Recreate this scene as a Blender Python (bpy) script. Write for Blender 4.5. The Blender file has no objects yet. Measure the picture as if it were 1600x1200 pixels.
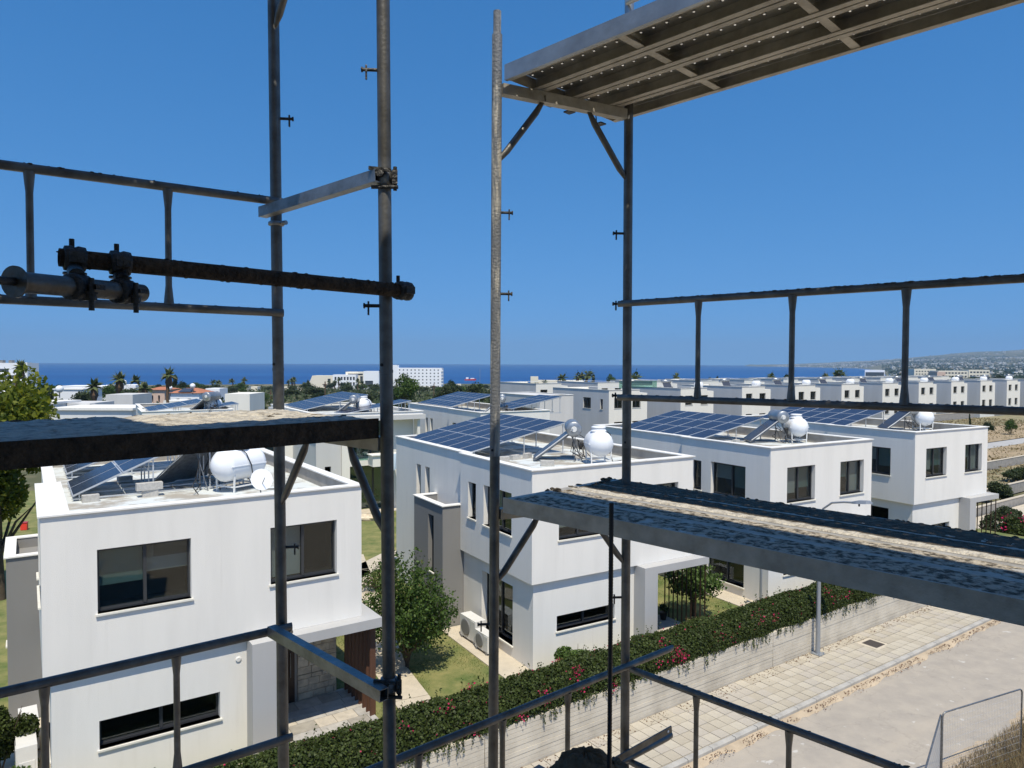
import bpy, math, random
import numpy as np
from math import radians as R, sin, cos, pi
from mathutils import Vector, Matrix, noise

S = bpy.context.scene
COL = S.collection

# ------------------------------------------------------------------ camera
F, PITCH, ROLL = 1110.0, -0.0296, 0.0036
cam_d = bpy.data.cameras.new("camera")
cam = bpy.data.objects.new("camera", cam_d)
COL.objects.link(cam)
cam_d.sensor_fit = 'HORIZONTAL'
cam_d.sensor_width = 36.0
cam_d.lens = 36.0 * F / 1600.0
cam_d.clip_start = 0.05
cam_d.clip_end = 90000.0
cam.matrix_world = Matrix.Rotation(pi / 2 + PITCH, 4, 'X') @ Matrix.Rotation(ROLL, 4, 'Z')
S.camera = cam

# ------------------------------------------------------------------ light
SUN_AZ_VEC = Vector((0.208, -0.978, 0)).normalized()      # horizontal direction towards the sun
SUN_EL = R(64)
sun_dir = Vector((SUN_AZ_VEC.x * cos(SUN_EL), SUN_AZ_VEC.y * cos(SUN_EL), sin(SUN_EL)))
W = bpy.data.worlds.new("World"); S.world = W; W.use_nodes = True
nt = W.node_tree
bg = nt.nodes["Background"]
sky = nt.nodes.new("ShaderNodeTexSky"); sky.sky_type = 'NISHITA'; sky.sun_disc = False
sky.sun_elevation = SUN_EL
sky.sun_rotation = math.atan2(SUN_AZ_VEC.x, SUN_AZ_VEC.y)
sky.altitude = 50; sky.air_density = 1.0; sky.dust_density = 0.35; sky.ozone_density = 3.0
# very clear dry air: the pale band of the horizon is thin, so the sky is sampled a little above each direction
tcw = nt.nodes.new("ShaderNodeTexCoord"); sx = nt.nodes.new("ShaderNodeSeparateXYZ"); cx = nt.nodes.new("ShaderNodeCombineXYZ")
mz = nt.nodes.new("ShaderNodeMath"); mz.operation = 'MAXIMUM'; mz.inputs[1].default_value = 0.0
mm = nt.nodes.new("ShaderNodeMath"); mm.operation = 'MULTIPLY_ADD'; mm.inputs[1].default_value = .66; mm.inputs[2].default_value = .215
nt.links.new(tcw.outputs["Generated"], sx.inputs[0]); nt.links.new(sx.outputs[2], mz.inputs[0]); nt.links.new(mz.outputs[0], mm.inputs[0])
nt.links.new(sx.outputs[0], cx.inputs[0]); nt.links.new(sx.outputs[1], cx.inputs[1]); nt.links.new(mm.outputs[0], cx.inputs[2])
nt.links.new(cx.outputs[0], sky.inputs[0])
hs = nt.nodes.new("ShaderNodeHueSaturation"); hs.inputs["Saturation"].default_value = 1.34; hs.inputs["Value"].default_value = 1.50
nt.links.new(sky.outputs[0], hs.inputs["Color"]); nt.links.new(hs.outputs[0], bg.inputs[0]); bg.inputs[1].default_value = 0.10
sl = bpy.data.lights.new("sun", 'SUN'); sl.energy = 4.7; sl.angle = R(0.53); sl.color = (1.0, 0.925, 0.775)
so = bpy.data.objects.new("sun", sl); COL.objects.link(so)
so.rotation_euler = (-sun_dir).to_track_quat('-Z', 'Y').to_euler()
S.view_settings.view_transform = 'Standard'; S.view_settings.look = 'None'
S.view_settings.gamma = 1.0; S.view_settings.use_curve_mapping = False
S.view_settings.exposure = 0.12
S.cycles.max_bounces = 6; S.cycles.transparent_max_bounces = 12
S.cycles.volume_bounces = 0

# ------------------------------------------------------------------ pixel -> place (photo 1600 x 1200)
def ray(px, py):
    a = (px - 800) / F; b = (600 - py) / F
    cr, sr = cos(ROLL), sin(ROLL)
    X = a * cr - b * sr; Y = a * sr + b * cr
    c, s = cos(PITCH), sin(PITCH)
    return Vector((X, c - Y * s, s + Y * c))
def PY(px, py, d):
    r = ray(px, py); return r * (d / r.y)
def PZ(px, py, z):
    r = ray(px, py); return r * (z / r.z)

# ------------------------------------------------------------------ mesh helpers
class MB:
    def __init__(s): s.v = []; s.f = []; s.sm = []
    def add(s, vs, fs, smooth=False):
        o = len(s.v); s.v += [tuple(v) for v in vs]
        s.f += [tuple(i + o for i in f) for f in fs]; s.sm += [smooth] * len(fs)
        return s
    def quad(s, a, b, c, d): return s.add([a, b, c, d], [(0, 1, 2, 3)])
    def box(s, x0, x1, y0, y1, z0, z1):
        return s.add([(x0,y0,z0),(x1,y0,z0),(x1,y1,z0),(x0,y1,z0),(x0,y0,z1),(x1,y0,z1),(x1,y1,z1),(x0,y1,z1)],
              [(0,3,2,1),(4,5,6,7),(0,1,5,4),(1,2,6,5),(2,3,7,6),(3,0,4,7)])
    def mbox(s, M, a0, a1, b0, b1, z0, z1):
        p = [M(a,b,z) for z in (z0,z1) for a,b in ((a0,b0),(a1,b0),(a1,b1),(a0,b1))]
        if (p[1]-p[0]).cross(p[3]-p[0]).dot(p[4]-p[0]) < 0: p = [p[i] for i in (0,3,2,1,4,7,6,5)]
        return s.add(p, [(0,3,2,1),(4,5,6,7),(0,1,5,4),(1,2,6,5),(2,3,7,6),(3,0,4,7)])
    def bar(s, p, q, w, h, up=(0,0,1)):
        p = Vector(p); q = Vector(q); d = (q - p).normalized(); up = Vector(up)
        if abs(d.dot(up)) > .98: up = Vector((0,1,0))
        x = d.cross(up).normalized() * w / 2; y = x.cross(d).normalized() * h / 2
        vs = [e + a * x + b * y for e in (p, q) for a, b in ((-1,-1),(1,-1),(1,1),(-1,1))]
        return s.add(vs, [(0,1,2,3),(7,6,5,4),(0,4,5,1),(1,5,6,2),(2,6,7,3),(3,7,4,0)])
    def tube(s, pts, r, n=10, cap=True, sq=None):
        pts = [Vector(p) for p in pts]; m = len(pts)
        rs = r if isinstance(r, (list, tuple)) else [r] * m
        t0 = (pts[1] - pts[0]).normalized()
        ref = Vector((0,0,1)) if abs(t0.z) < .9 else Vector((1,0,0))
        vs = []; a = None
        for i, p in enumerate(pts):
            t = ((pts[min(i+1,m-1)] - p).normalized() + (p - pts[max(i-1,0)]).normalized()).normalized()
            if a is None: a = t.cross(ref).normalized()
            a = (a - t * a.dot(t)).normalized(); b = t.cross(a)
            k = 1.0 if sq is None else sq[i]
            for j in range(n):
                th = 2 * pi * j / n
                vs.append(p + a * cos(th) * rs[i] * k + b * sin(th) * rs[i])
        fs = [(i*n+j, i*n+(j+1)%n, (i+1)*n+(j+1)%n, (i+1)*n+j) for i in range(m-1) for j in range(n)]
        s.add(vs, fs, True)
        if cap: s.add([vs[j] for j in range(n)], [tuple(range(n-1,-1,-1))]); s.add([vs[(m-1)*n+j] for j in range(n)], [tuple(range(n))])
        return s
    def pipe(s, p, q, r, n=14, wall=.004):          # open-ended pipe with visible wall
        s.tube([p, q], r, n, cap=False); s.tube([p, q], r - wall, n, cap=False)
        d = (Vector(q) - Vector(p)).normalized()
        for e in (p, q):
            ref = Vector((0,0,1)) if abs(d.z) < .9 else Vector((1,0,0))
            a = d.cross(ref).normalized(); b = d.cross(a); e = Vector(e)
            vs = [e + (a*cos(2*pi*j/n) + b*sin(2*pi*j/n)) * rr for rr in (r, r-wall) for j in range(n)]
            s.add(vs, [(j,(j+1)%n,n+(j+1)%n,n+j) for j in range(n)])
        return s
    def lathe(s, c, axis, prof, n=20, smooth=True):  # prof: (distance along axis, radius)
        axis = Vector(axis).normalized(); c = Vector(c)
        ref = Vector((0,0,1)) if abs(axis.z) < .9 else Vector((1,0,0))
        a = axis.cross(ref).normalized(); b = axis.cross(a)
        vs = []
        for h, r in prof:
            for j in range(n):
                th = 2*pi*(j+.5)/n; vs.append(c + axis*h + (a*cos(th)+b*sin(th))*r)
        m = len(prof)
        s.add(vs, [(i*n+j, i*n+(j+1)%n, (i+1)*n+(j+1)%n, (i+1)*n+j) for i in range(m-1) for j in range(n)], smooth)
        if prof[0][1] > 1e-4: s.add(vs[:n], [tuple(range(n-1,-1,-1))])
        if prof[-1][1] > 1e-4: s.add(vs[-n:], [tuple(range(n))])
        return s
    def blob(s, c, rx, ry, rz, seed=0, rough=.25, n=6):
        rnd = random.Random(seed); vs = []; c = Vector(c)
        for i in range(n+1):
            ph = pi * i / n
            for j in range(n*2):
                th = pi * j / n; k = 1 + rnd.uniform(-rough, rough)
                vs.append(c + Vector((rx*sin(ph)*cos(th)*k, ry*sin(ph)*sin(th)*k, rz*cos(ph)*k)))
        w = n*2
        return s.add(vs, [(i*w+j, (i+1)*w+j, (i+1)*w+(j+1)%w, i*w+(j+1)%w) for i in range(n) for j in range(w)], False)
    def mesh(s, name, mat):
        me = bpy.data.meshes.new(name); me.from_pydata(s.v, [], s.f)
        me.polygons.foreach_set("use_smooth", s.sm)
        if mat: me.materials.append(mat)
        me.update(); return me

def link(name, me, parent=None, kind=None, label=None, cat=None, group=None, loc=None, rotz=None):
    o = bpy.data.objects.new(name, me); COL.objects.link(o)
    if parent is not None: o.parent = parent
    if loc is not None: o.location = loc
    if rotz is not None: o.rotation_euler.z = rotz
    if kind: o["kind"] = kind
    if label: o["label"] = label
    if cat: o["category"] = cat
    if group: o["group"] = group
    return o
def obj(name, mb, mat, parent=None, **k): return link(name, mb.mesh(name, mat), parent, **k)
def thing(name, label, cat, loc=(0,0,0), rotz=0, group=None):
    return link(name, None, None, None, label, cat, group, loc, rotz)
def struct(name, mb, mat, **k): return link(name, mb.mesh(name, mat), None, 'structure', **k)
KIDS = {}
def dup(root, loc=None, rotz=None, label=None, group=None):
    if root.name not in KIDS:
        kids = {}
        for o in bpy.data.objects:
            if o.parent: kids.setdefault(o.parent.name, []).append(o)
        KIDS[root.name] = [(c, list(kids.get(c.name, []))) for c in kids.get(root.name, [])]
    r = root.copy(); COL.objects.link(r)
    if loc is not None: r.location = loc
    if rotz is not None: r.rotation_euler = (0, 0, rotz)
    if label: r["label"] = label
    if group: r["group"] = group
    for c, gs in KIDS[root.name]:
        n = c.copy(); COL.objects.link(n); n.parent = r
        for g in gs:
            q = g.copy(); COL.objects.link(q); q.parent = n
    return r

# ------------------------------------------------------------------ materials
def mat(name, col, rough=.8, metal=0., var=.0, scale=3., col2=None, bump=0., bscale=30., spec=.4, coord='Object', streak=False, ramp=(.35,.65)):
    m = bpy.data.materials.new(name); m.use_nodes = True; t = m.node_tree; n = t.nodes; l = t.links
    p = n["Principled BSDF"]; p.inputs["Roughness"].default_value = rough; p.inputs["Metallic"].default_value = metal
    p.inputs["Specular IOR Level"].default_value = spec
    p.inputs["Base Color"].default_value = (*col, 1)
    tc = n.new("ShaderNodeTexCoord")
    if var or col2:
        mp = n.new("ShaderNodeMapping"); l.new(tc.outputs[coord], mp.inputs[0])
        if streak: mp.inputs["Scale"].default_value = (1, 1, .12)
        nz = n.new("ShaderNodeTexNoise"); nz.inputs["Scale"].default_value = scale; nz.inputs["Detail"].default_value = 6
        nz.inputs["Roughness"].default_value = .62
        l.new(mp.outputs[0], nz.inputs["Vector"])
        cr = n.new("ShaderNodeValToRGB"); l.new(nz.outputs[0], cr.inputs[0])
        c2 = col2 or tuple(c * (1 - var) for c in col)
        cr.color_ramp.elements[0].position = ramp[0]; cr.color_ramp.elements[1].position = ramp[1]
        cr.color_ramp.elements[0].color = (*c2, 1); cr.color_ramp.elements[1].color = (*col, 1)
        l.new(cr.outputs[0], p.inputs["Base Color"])
    if bump:
        nb = n.new("ShaderNodeTexNoise"); nb.inputs["Scale"].default_value = bscale; nb.inputs["Detail"].default_value = 4
        l.new(tc.outputs[coord], nb.inputs["Vector"])
        bp = n.new("ShaderNodeBump"); bp.inputs["Strength"].default_value = bump; bp.inputs["Distance"].default_value = .02
        l.new(nb.outputs[0], bp.inputs["Height"]); l.new(bp.outputs[0], p.inputs["Normal"])
    return m

M_ = {}
M_['plaster'] = mat("white_plaster", (.795,.77,.715), .9, 0, .07, 1.5, bump=.25, bscale=60, streak=True, ramp=(.30,.58))
def weather(m, amt=.10, col=(.42,.38,.31,1)):
    """thin run-off streaks and a few larger faint patches"""
    t = m.node_tree; N = t.nodes; l = t.links; p = N["Principled BSDF"]; src = p.inputs["Base Color"].links[0].from_socket
    tc = N.new("ShaderNodeTexCoord"); mp = N.new("ShaderNodeMapping"); mp.inputs["Scale"].default_value = (7,7,.32)
    nz = N.new("ShaderNodeTexNoise"); nz.inputs["Scale"].default_value = 1.0; nz.inputs["Detail"].default_value = 5
    l.new(tc.outputs["Object"], mp.inputs[0]); l.new(mp.outputs[0], nz.inputs["Vector"])
    n2 = N.new("ShaderNodeTexNoise"); n2.inputs["Scale"].default_value = .55; n2.inputs["Detail"].default_value = 3; l.new(tc.outputs["Object"], n2.inputs["Vector"])
    c1 = N.new("ShaderNodeMapRange"); c1.inputs[1].default_value = .56; c1.inputs[2].default_value = .78; l.new(nz.outputs[0], c1.inputs[0])
    c2 = N.new("ShaderNodeMapRange"); c2.inputs[1].default_value = .42; c2.inputs[2].default_value = .62; l.new(n2.outputs[0], c2.inputs[0])
    mu = N.new("ShaderNodeMath"); mu.operation = 'MULTIPLY'; l.new(c1.outputs[0], mu.inputs[0]); l.new(c2.outputs[0], mu.inputs[1])
    m2 = N.new("ShaderNodeMath"); m2.operation = 'MULTIPLY'; m2.inputs[1].default_value = amt*4; l.new(mu.outputs[0], m2.inputs[0])
    mx = N.new("ShaderNodeMix"); mx.data_type = 'RGBA'; mx.inputs[7].default_value = col
    l.new(m2.outputs[0], mx.inputs[0]); l.new(src, mx.inputs[6]); l.new(mx.outputs[2], p.inputs["Base Color"])
weather(M_['plaster'], .045)
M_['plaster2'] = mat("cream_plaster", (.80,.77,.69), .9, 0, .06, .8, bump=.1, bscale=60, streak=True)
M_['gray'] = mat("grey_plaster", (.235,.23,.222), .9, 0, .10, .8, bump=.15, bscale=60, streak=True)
M_['ltgray'] = mat("grey_and_shade_plaster", (.60,.59,.57), .9, 0, .08, .8, bump=.1, bscale=60, streak=True)  # real grey walls, and the shade put on the row houses' sides
M_['portal'] = mat("portal_grey_plaster", (.45,.445,.435), .9, 0, .08, .8, bump=.1, bscale=60, streak=True)
M_['coping'] = mat("pale_coping_stone", (.82,.80,.75), .7, 0, .12, 4, bump=.1)
M_['sill'] = mat("cream_marble_sill", (.80,.77,.68), .45, 0, .10, 6)
M_['roof'] = mat("roof_screed", (.60,.63,.62), .85, 0, .0, 1.1, (.36,.33,.28), bump=.2, ramp=(.42,.56))
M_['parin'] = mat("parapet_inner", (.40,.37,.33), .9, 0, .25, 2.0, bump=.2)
M_['frame'] = mat("dark_window_frame", (.055,.058,.062), .4, .3)
M_['blind'] = mat("grey_roller_blind", (.46,.44,.41), .9, 0, .05, 2)
M_['blindg'] = mat("green_grey_blind", (.16,.24,.225), .9, 0, .1, 2)
M_['blindd'] = mat("dark_grey_blind", (.10,.095,.09), .9)
M_['dark'] = mat("room_shade_backing", (.025,.024,.023), .9)  # near-black colour stands for the shade of unlit rooms
M_['galv'] = mat("galvanised_steel", (.30,.31,.32), .42, .75, .0, 9, (.17,.17,.165), bump=.12, bscale=90)
M_['galvd'] = mat("weathered_scaffold_tube", (.185,.182,.175), .46, .6, .0, 11, (.105,.10,.09), bump=.10, bscale=60)
M_['galvc'] = mat("cement_splashed_tube", (.46,.43,.37), .7, .25, .0, 34, (.20,.205,.21), bump=.35, bscale=90, ramp=(.50,.60), streak=True)
M_['zinc'] = mat("bright_zinc_sheet", (.42,.44,.45), .38, .65, .0, 5, (.30,.31,.32), bump=.08)
M_['zincu'] = mat("zinc_deck_steel", (.50,.465,.40), .55, .25, .0, 9, (.33,.30,.25), bump=.2, bscale=50)
M_['rust'] = mat("rusty_tube", (.085,.056,.034), .85, .1, .0, 25, (.03,.021,.014), bump=.9, bscale=60)
M_['castiron'] = mat("dark_coupler_steel", (.08,.08,.08), .5, .6, .0, 20, (.03,.028,.025), bump=.5, bscale=80)
M_['crud'] = mat("dried_concrete_crust", (.58,.53,.44), .95, 0, .0, 22, (.30,.27,.225), bump=.9, bscale=70, ramp=(.36,.56))
M_['crudd'] = mat("dirty_deck_crust", (.15,.12,.08), .95, 0, .0, 24, (.045,.037,.026), bump=.9, bscale=60)
M_['crudb'] = mat("pale_cement_film", (.46,.40,.31), .9, 0, .0, 30, (.085,.068,.045), bump=.8, bscale=60, ramp=(.42,.56))
M_['conc'] = mat("raw_concrete", (.36,.34,.31), .92, 0, .3, 3, bump=.6, bscale=25)
M_['cblock'] = mat("concrete_block", (.52,.50,.46), .95, 0, .2, 12, bump=.6, bscale=40)
M_['tankw'] = mat("white_polythene_tank", (.82,.83,.84), .32, 0, .04, 3)
M_['black'] = mat("black_rubber", (.015,.015,.016), .5)
M_['ac'] = mat("ac_cream_metal", (.70,.69,.66), .5, 0, .05, 3)
M_['acg'] = mat("ac_grille", (.20,.20,.195), .6)
M_['wood'] = mat("brown_timber_slat", (.135,.062,.036), .6, 0, .4, 5, bump=.2, streak=True)
M_['door'] = mat("dark_timber_door", (.05,.026,.016), .45, 0, .3, 4)
M_['stone'] = mat("beige_wall_stone", (.76,.64,.46), .9, 0, .35, 5, bump=.5)
M_['mortar'] = mat("mortar", (.36,.33,.28), .95)
M_['paver'] = mat("pale_patio_stone", (.42,.39,.34), .7, 0, .25, 3)
M_['path'] = mat("cream_concrete_path", (.56,.49,.38), .9, 0, .15, 2, bump=.2)
M_['tile'] = mat("pavement_tile", (.47,.42,.33), .9, 0, .16, 1.6, bump=.25, bscale=60)
M_['kerb'] = mat("kerb_stone", (.44,.42,.38), .9, 0, .25, 3, bump=.3)
M_['iron'] = mat("cast_iron_cover", (.10,.085,.075), .7, .3)
M_['red'] = mat("red_plastic", (.75,.05,.03), .5)
M_['terra'] = mat("terracotta_roof", (.50,.20,.11), .85, 0, .3, 6)
M_['pink'] = mat("pink_plaster", (.66,.48,.38), .9, 0, .1, 1)
M_['hotel'] = mat("hotel_white", (.84,.85,.87), .85, 0, .03, .1)
M_['hotelc'] = mat("hotel_cream", (.78,.72,.58), .85, 0, .05, .1)
M_['winfar'] = mat("far_window", (.06,.07,.08), .3)
M_['trunk'] = mat("bark", (.10,.075,.05), .9, 0, .4, 6, bump=.6)
M_['palmtrunk'] = mat("palm_bark", (.16,.10,.06), .95, 0, .5, 5, bump=.8, bscale=10)
M_['lampgrey'] = mat("grey_lamp_steel", (.33,.35,.37), .45, .4)
M_['zinc_white'] = mat("white_paint", (.78,.78,.76), .5)
M_['carred'] = mat("red_car_paint", (.45,.03,.03), .25)
M_['cloth'] = mat("light_blue_towel", (.55,.66,.76), .95)
M_['metalroof'] = mat("white_metal_roof", (.74,.74,.72), .5, 0, .1, .6)

def glass_mat(name, tint, blend):
    m = bpy.data.materials.new(name); m.use_nodes = True; t = m.node_tree; n = t.nodes; l = t.links
    n.remove(n["Principled BSDF"]); out = n["Material Output"]
    tr = n.new("ShaderNodeBsdfTransparent"); tr.inputs[0].default_value = (*tint, 1)
    gl = n.new("ShaderNodeBsdfGlossy"); gl.inputs["Roughness"].default_value = .02; gl.inputs[0].default_value = (.9,.95,1,1)
    fr = n.new("ShaderNodeLayerWeight"); pw = n.new("ShaderNodeMath"); pw.operation = 'POWER'; pw.inputs[1].default_value = 4.0
    ma = n.new("ShaderNodeMath"); ma.operation = 'MULTIPLY_ADD'; ma.inputs[1].default_value = .55; ma.inputs[2].default_value = blend
    ma.use_clamp = True; fr.inputs[0].default_value = .5
    l.new(fr.outputs["Facing"], pw.inputs[0]); l.new(pw.outputs[0], ma.inputs[0])
    mx = n.new("ShaderNodeMixShader"); l.new(ma.outputs[0], mx.inputs[0]); l.new(tr.outputs[0], mx.inputs[1]); l.new(gl.outputs[0], mx.inputs[2])
    l.new(mx.outputs[0], out.inputs[0]); return m
M_['glass'] = glass_mat("window_glass", (.70,.75,.75), .04)
M_['balglass'] = glass_mat("greenish_balcony_glass", (.55,.75,.70), .10)

# solar panel: dark blue cells with fine grid
def pv_mat():
    m = mat("photovoltaic_glass", (.010,.016,.045), .25, 0, spec=.22)
    t = m.node_tree; n = t.nodes; l = t.links; p = n["Principled BSDF"]
    uv = n.new("ShaderNodeTexCoord")
    br = n.new("ShaderNodeTexBrick"); br.offset = 0; br.inputs["Scale"].default_value = 1
    br.inputs["Brick Width"].default_value = .1667; br.inputs["Row Height"].default_value = .1; br.inputs["Mortar Size"].default_value = .003
    br.inputs["Color1"].default_value = (.020,.026,.050,1); br.inputs["Color2"].default_value = (.026,.032,.060,1)
    br.inputs["Mortar"].default_value = (.05,.058,.08,1)
    l.new(uv.outputs["UV"], br.inputs["Vector"])
    l.new(br.outputs["Color"], p.inputs["Base Color"]); return m
M_['pv'] = pv_mat()
M_['alu'] = mat("aluminium_frame", (.62,.64,.66), .4, .5)

def leaf_mat(name, c1, c2, c3=None, transl=.35):
    m = bpy.data.materials.new(name); m.use_nodes = True; t = m.node_tree; n = t.nodes; l = t.links
    p = n["Principled BSDF"]; p.inputs["Roughness"].default_value = .55; p.inputs["Specular IOR Level"].default_value = .3
    at = n.new("ShaderNodeAttribute"); at.attribute_name = "rnd"
    cr = n.new("ShaderNodeValToRGB"); l.new(at.outputs["Fac"], cr.inputs[0])
    cr.color_ramp.elements[0].color = (*c1, 1); cr.color_ramp.elements[1].color = (*c2, 1)
    if c3:
        e = cr.color_ramp.elements.new(.86); e.color = (*c2, 1); cr.color_ramp.elements[-1].color = (*c3, 1)
    l.new(cr.outputs[0], p.inputs["Base Color"])
    tl = n.new("ShaderNodeBsdfTranslucent"); l.new(cr.outputs[0], tl.inputs[0])
    mx = n.new("ShaderNodeMixShader"); mx.inputs[0].default_value = transl
    l.new(p.outputs[0], mx.inputs[1]); l.new(tl.outputs[0], mx.inputs[2]); l.new(mx.outputs[0], n["Material Output"].inputs[0])
    return m
L_ = dict(
    hedge=leaf_mat("hedge_leaves", (.026,.040,.010), (.075,.105,.022), (.19,.22,.06)),
    tree=leaf_mat("garden_tree_leaves", (.030,.060,.012), (.095,.160,.030), (.20,.14,.06)),
    yellow=leaf_mat("yellow_green_leaves", (.055,.09,.012), (.23,.25,.022), (.45,.37,.035), .45),
    olive=leaf_mat("olive_leaves", (.035,.052,.020), (.090,.115,.045)),
    dark=leaf_mat("dark_tree_leaves", (.015,.030,.012), (.050,.075,.025)),
    palm=leaf_mat("palm_leaves", (.05,.075,.03), (.14,.17,.065), (.22,.19,.09)),
    bush=leaf_mat("bush_leaves", (.05,.09,.02), (.13,.20,.045), (.40,.42,.30)),
    flower=leaf_mat("magenta_bracts", (.45,.01,.08), (.75,.03,.16)),
    straw=leaf_mat("dry_grass_blades", (.16,.11,.055), (.34,.26,.14), (.20,.20,.07)),
    grass=leaf_mat("green_grass_blades", (.05,.08,.02), (.14,.17,.04), (.26,.23,.09)),
    lilies=leaf_mat("red_blossoms", (.55,.03,.02), (.8,.06,.03)))

def leaves(name, pts, size, mt, parent=None, seed=0, aspect=.6, nrm=None, spread=1.0, **k):
    """pts (n,3); one folded leaf quad each, random orientation (optionally about nrm)"""
    rg = np.random.default_rng(seed); n = len(pts); pts = np.asarray(pts, float)
    d = rg.normal(size=(n,3)) * spread
    if nrm is not None: d = d + np.asarray(nrm)
    d /= np.linalg.norm(d, axis=1)[:,None] + 1e-9
    r = rg.normal(size=(n,3)); a = np.cross(d, r); a /= np.linalg.norm(a, axis=1)[:,None] + 1e-9
    b = np.cross(d, a)
    s = (size * rg.uniform(.6, 1.35, n))[:,None]
    v = np.stack([pts - a*s, pts - b*s*aspect + d*s*.18, pts + a*s, pts + b*s*aspect + d*s*.18], 1).reshape(-1,3)
    me = bpy.data.meshes.new(name); me.vertices.add(n*4); me.vertices.foreach_set("co", v.ravel())
    me.loops.add(n*4); me.loops.foreach_set("vertex_index", np.arange(n*4))
    me.polygons.add(n); me.polygons.foreach_set("loop_start", np.arange(n)*4); me.polygons.foreach_set("loop_total", np.full(n,4))
    at = me.attributes.new("rnd", 'FLOAT', 'FACE')
    clump = np.array([noise.noise(Vector(p) * (1.2/ max(size*6,.05))) for p in pts[:: max(1, n//4000)]]) if n else np.zeros(0)
    if n: clump = np.repeat(clump, max(1, n//4000))[:n] if len(clump)*max(1,n//4000) >= n else np.resize(clump, n)
    at.data.foreach_set("value", np.clip(rg.uniform(0,1,n)*.75 + .12 + clump*.25, 0, 1))
    me.materials.append(mt); me.update(); me.validate()
    return link(name, me, parent, **k)
def crown_pts(n, rx, ry, rz, seed, blobs=9, c=(0,0,0), rb=.45):
    """points scattered through a cluster of overlapping clumps, denser towards clump surfaces"""
    rg = np.random.default_rng(seed); out = []
    cs = rg.normal(size=(blobs,3)); cs /= np.linalg.norm(cs, axis=1)[:,None]; cs *= (rg.uniform(.25,.75,blobs)[:,None])
    cs[0] = 0
    for i in range(blobs):
        m = n // blobs; u = rg.normal(size=(m,3)); u /= np.linalg.norm(u,axis=1)[:,None]
        u *= (rg.uniform(0,1,m)**.38)[:,None]
        out.append(cs[i] + u * rb * rg.uniform(.7,1.2))
    p = np.concatenate(out); return p * np.array([rx,ry,rz]) + np.array(c)
def tint_limbs(mb, h, r, seed, crown_r, nl=6):
    rnd = random.Random(seed)
    mb.tube([(0,0,-.1),(rnd.uniform(-.05,.05),0,h*.5),(rnd.uniform(-.1,.1),rnd.uniform(-.1,.1),h)], [r,r*.8,r*.6], 8)
    for i in range(nl):
        a = 2*pi*i/nl + rnd.uniform(-.3,.3); k = rnd.uniform(.6,1)
        z0 = h*rnd.uniform(.55,1)
        mb.tube([(0,0,z0),(cos(a)*crown_r*.35*k,sin(a)*crown_r*.35*k,z0+crown_r*.5),(cos(a)*crown_r*.7*k,sin(a)*crown_r*.7*k,z0+crown_r*1.1*k)],[r*.5,r*.3,r*.1],5)

# ================================================================== SETTING
GZ = -9.82            # garden level
PZV = -10.60          # pavement level
RZ = -10.74           # road level
UW = Vector((cos(R(35)), sin(R(35)), 0)); NW = Vector((-UW.y, UW.x, 0)); OW = Vector((0.17, 18.3, 0))
def ST(s, t, z=0.0): p = OW + UW * s + NW * t; return Vector((p.x, p.y, z))
def Mst(a, b, z): return ST(a, b, z)
def lerp_tab(x, tab):
    if x <= tab[0][0]: return tab[0][1]
    for (a, u), (b, v) in zip(tab, tab[1:]):
        if x <= b: return u + (v - u) * (x - a) / (b - a)
    return tab[-1][1]
def smooth(a, b, x): k = min(1, max(0, (x - a) / (b - a))); return k*k*(3-2*k)

RIDGE = [(17,-20),(19.4,-16),(21,-6),(23,8),(25,30),(27,48),(29,74),(31,106),(33,136),(36,168),(40,200),(50,225),(60,235)]
def ground_z(r, az):
    near = lerp_tab(r, [(0,-11.05),(170,-11.4),(300,-14.5),(500,-20),(700,-25),(900,-28.5),(1050,-30.4),(1200,-36)])
    H = lerp_tab(az, RIDGE)
    far_start = lerp_tab(az, [(17,11000),(19,8300),(21.5,7600),(24,6600),(26,5600),(27.5,4200)])
    a2 = [(far_start-300,-36),(far_start,-29.2),(far_start+700,-22),(9800,H),(12500,H*.9),(14000,H*.8)]
    if az < 17: far = -40
    elif far_start + 700 < 9800: far = lerp_tab(r, a2)
    else: far = -40
    bay = max(near, far) if r > 1050 else near
    land = lerp_tab(r, [(0,-11.05),(170,-11.4),(300,-13),(700,-20),(1500,-25),(3000,-20),(4500,0),(7000,H*.42),(9500,H),(12500,H*.9),(14000,H*.8)])
    k = smooth(26.2, 29.5, az)
    return bay*(1-k) + land*k
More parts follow.
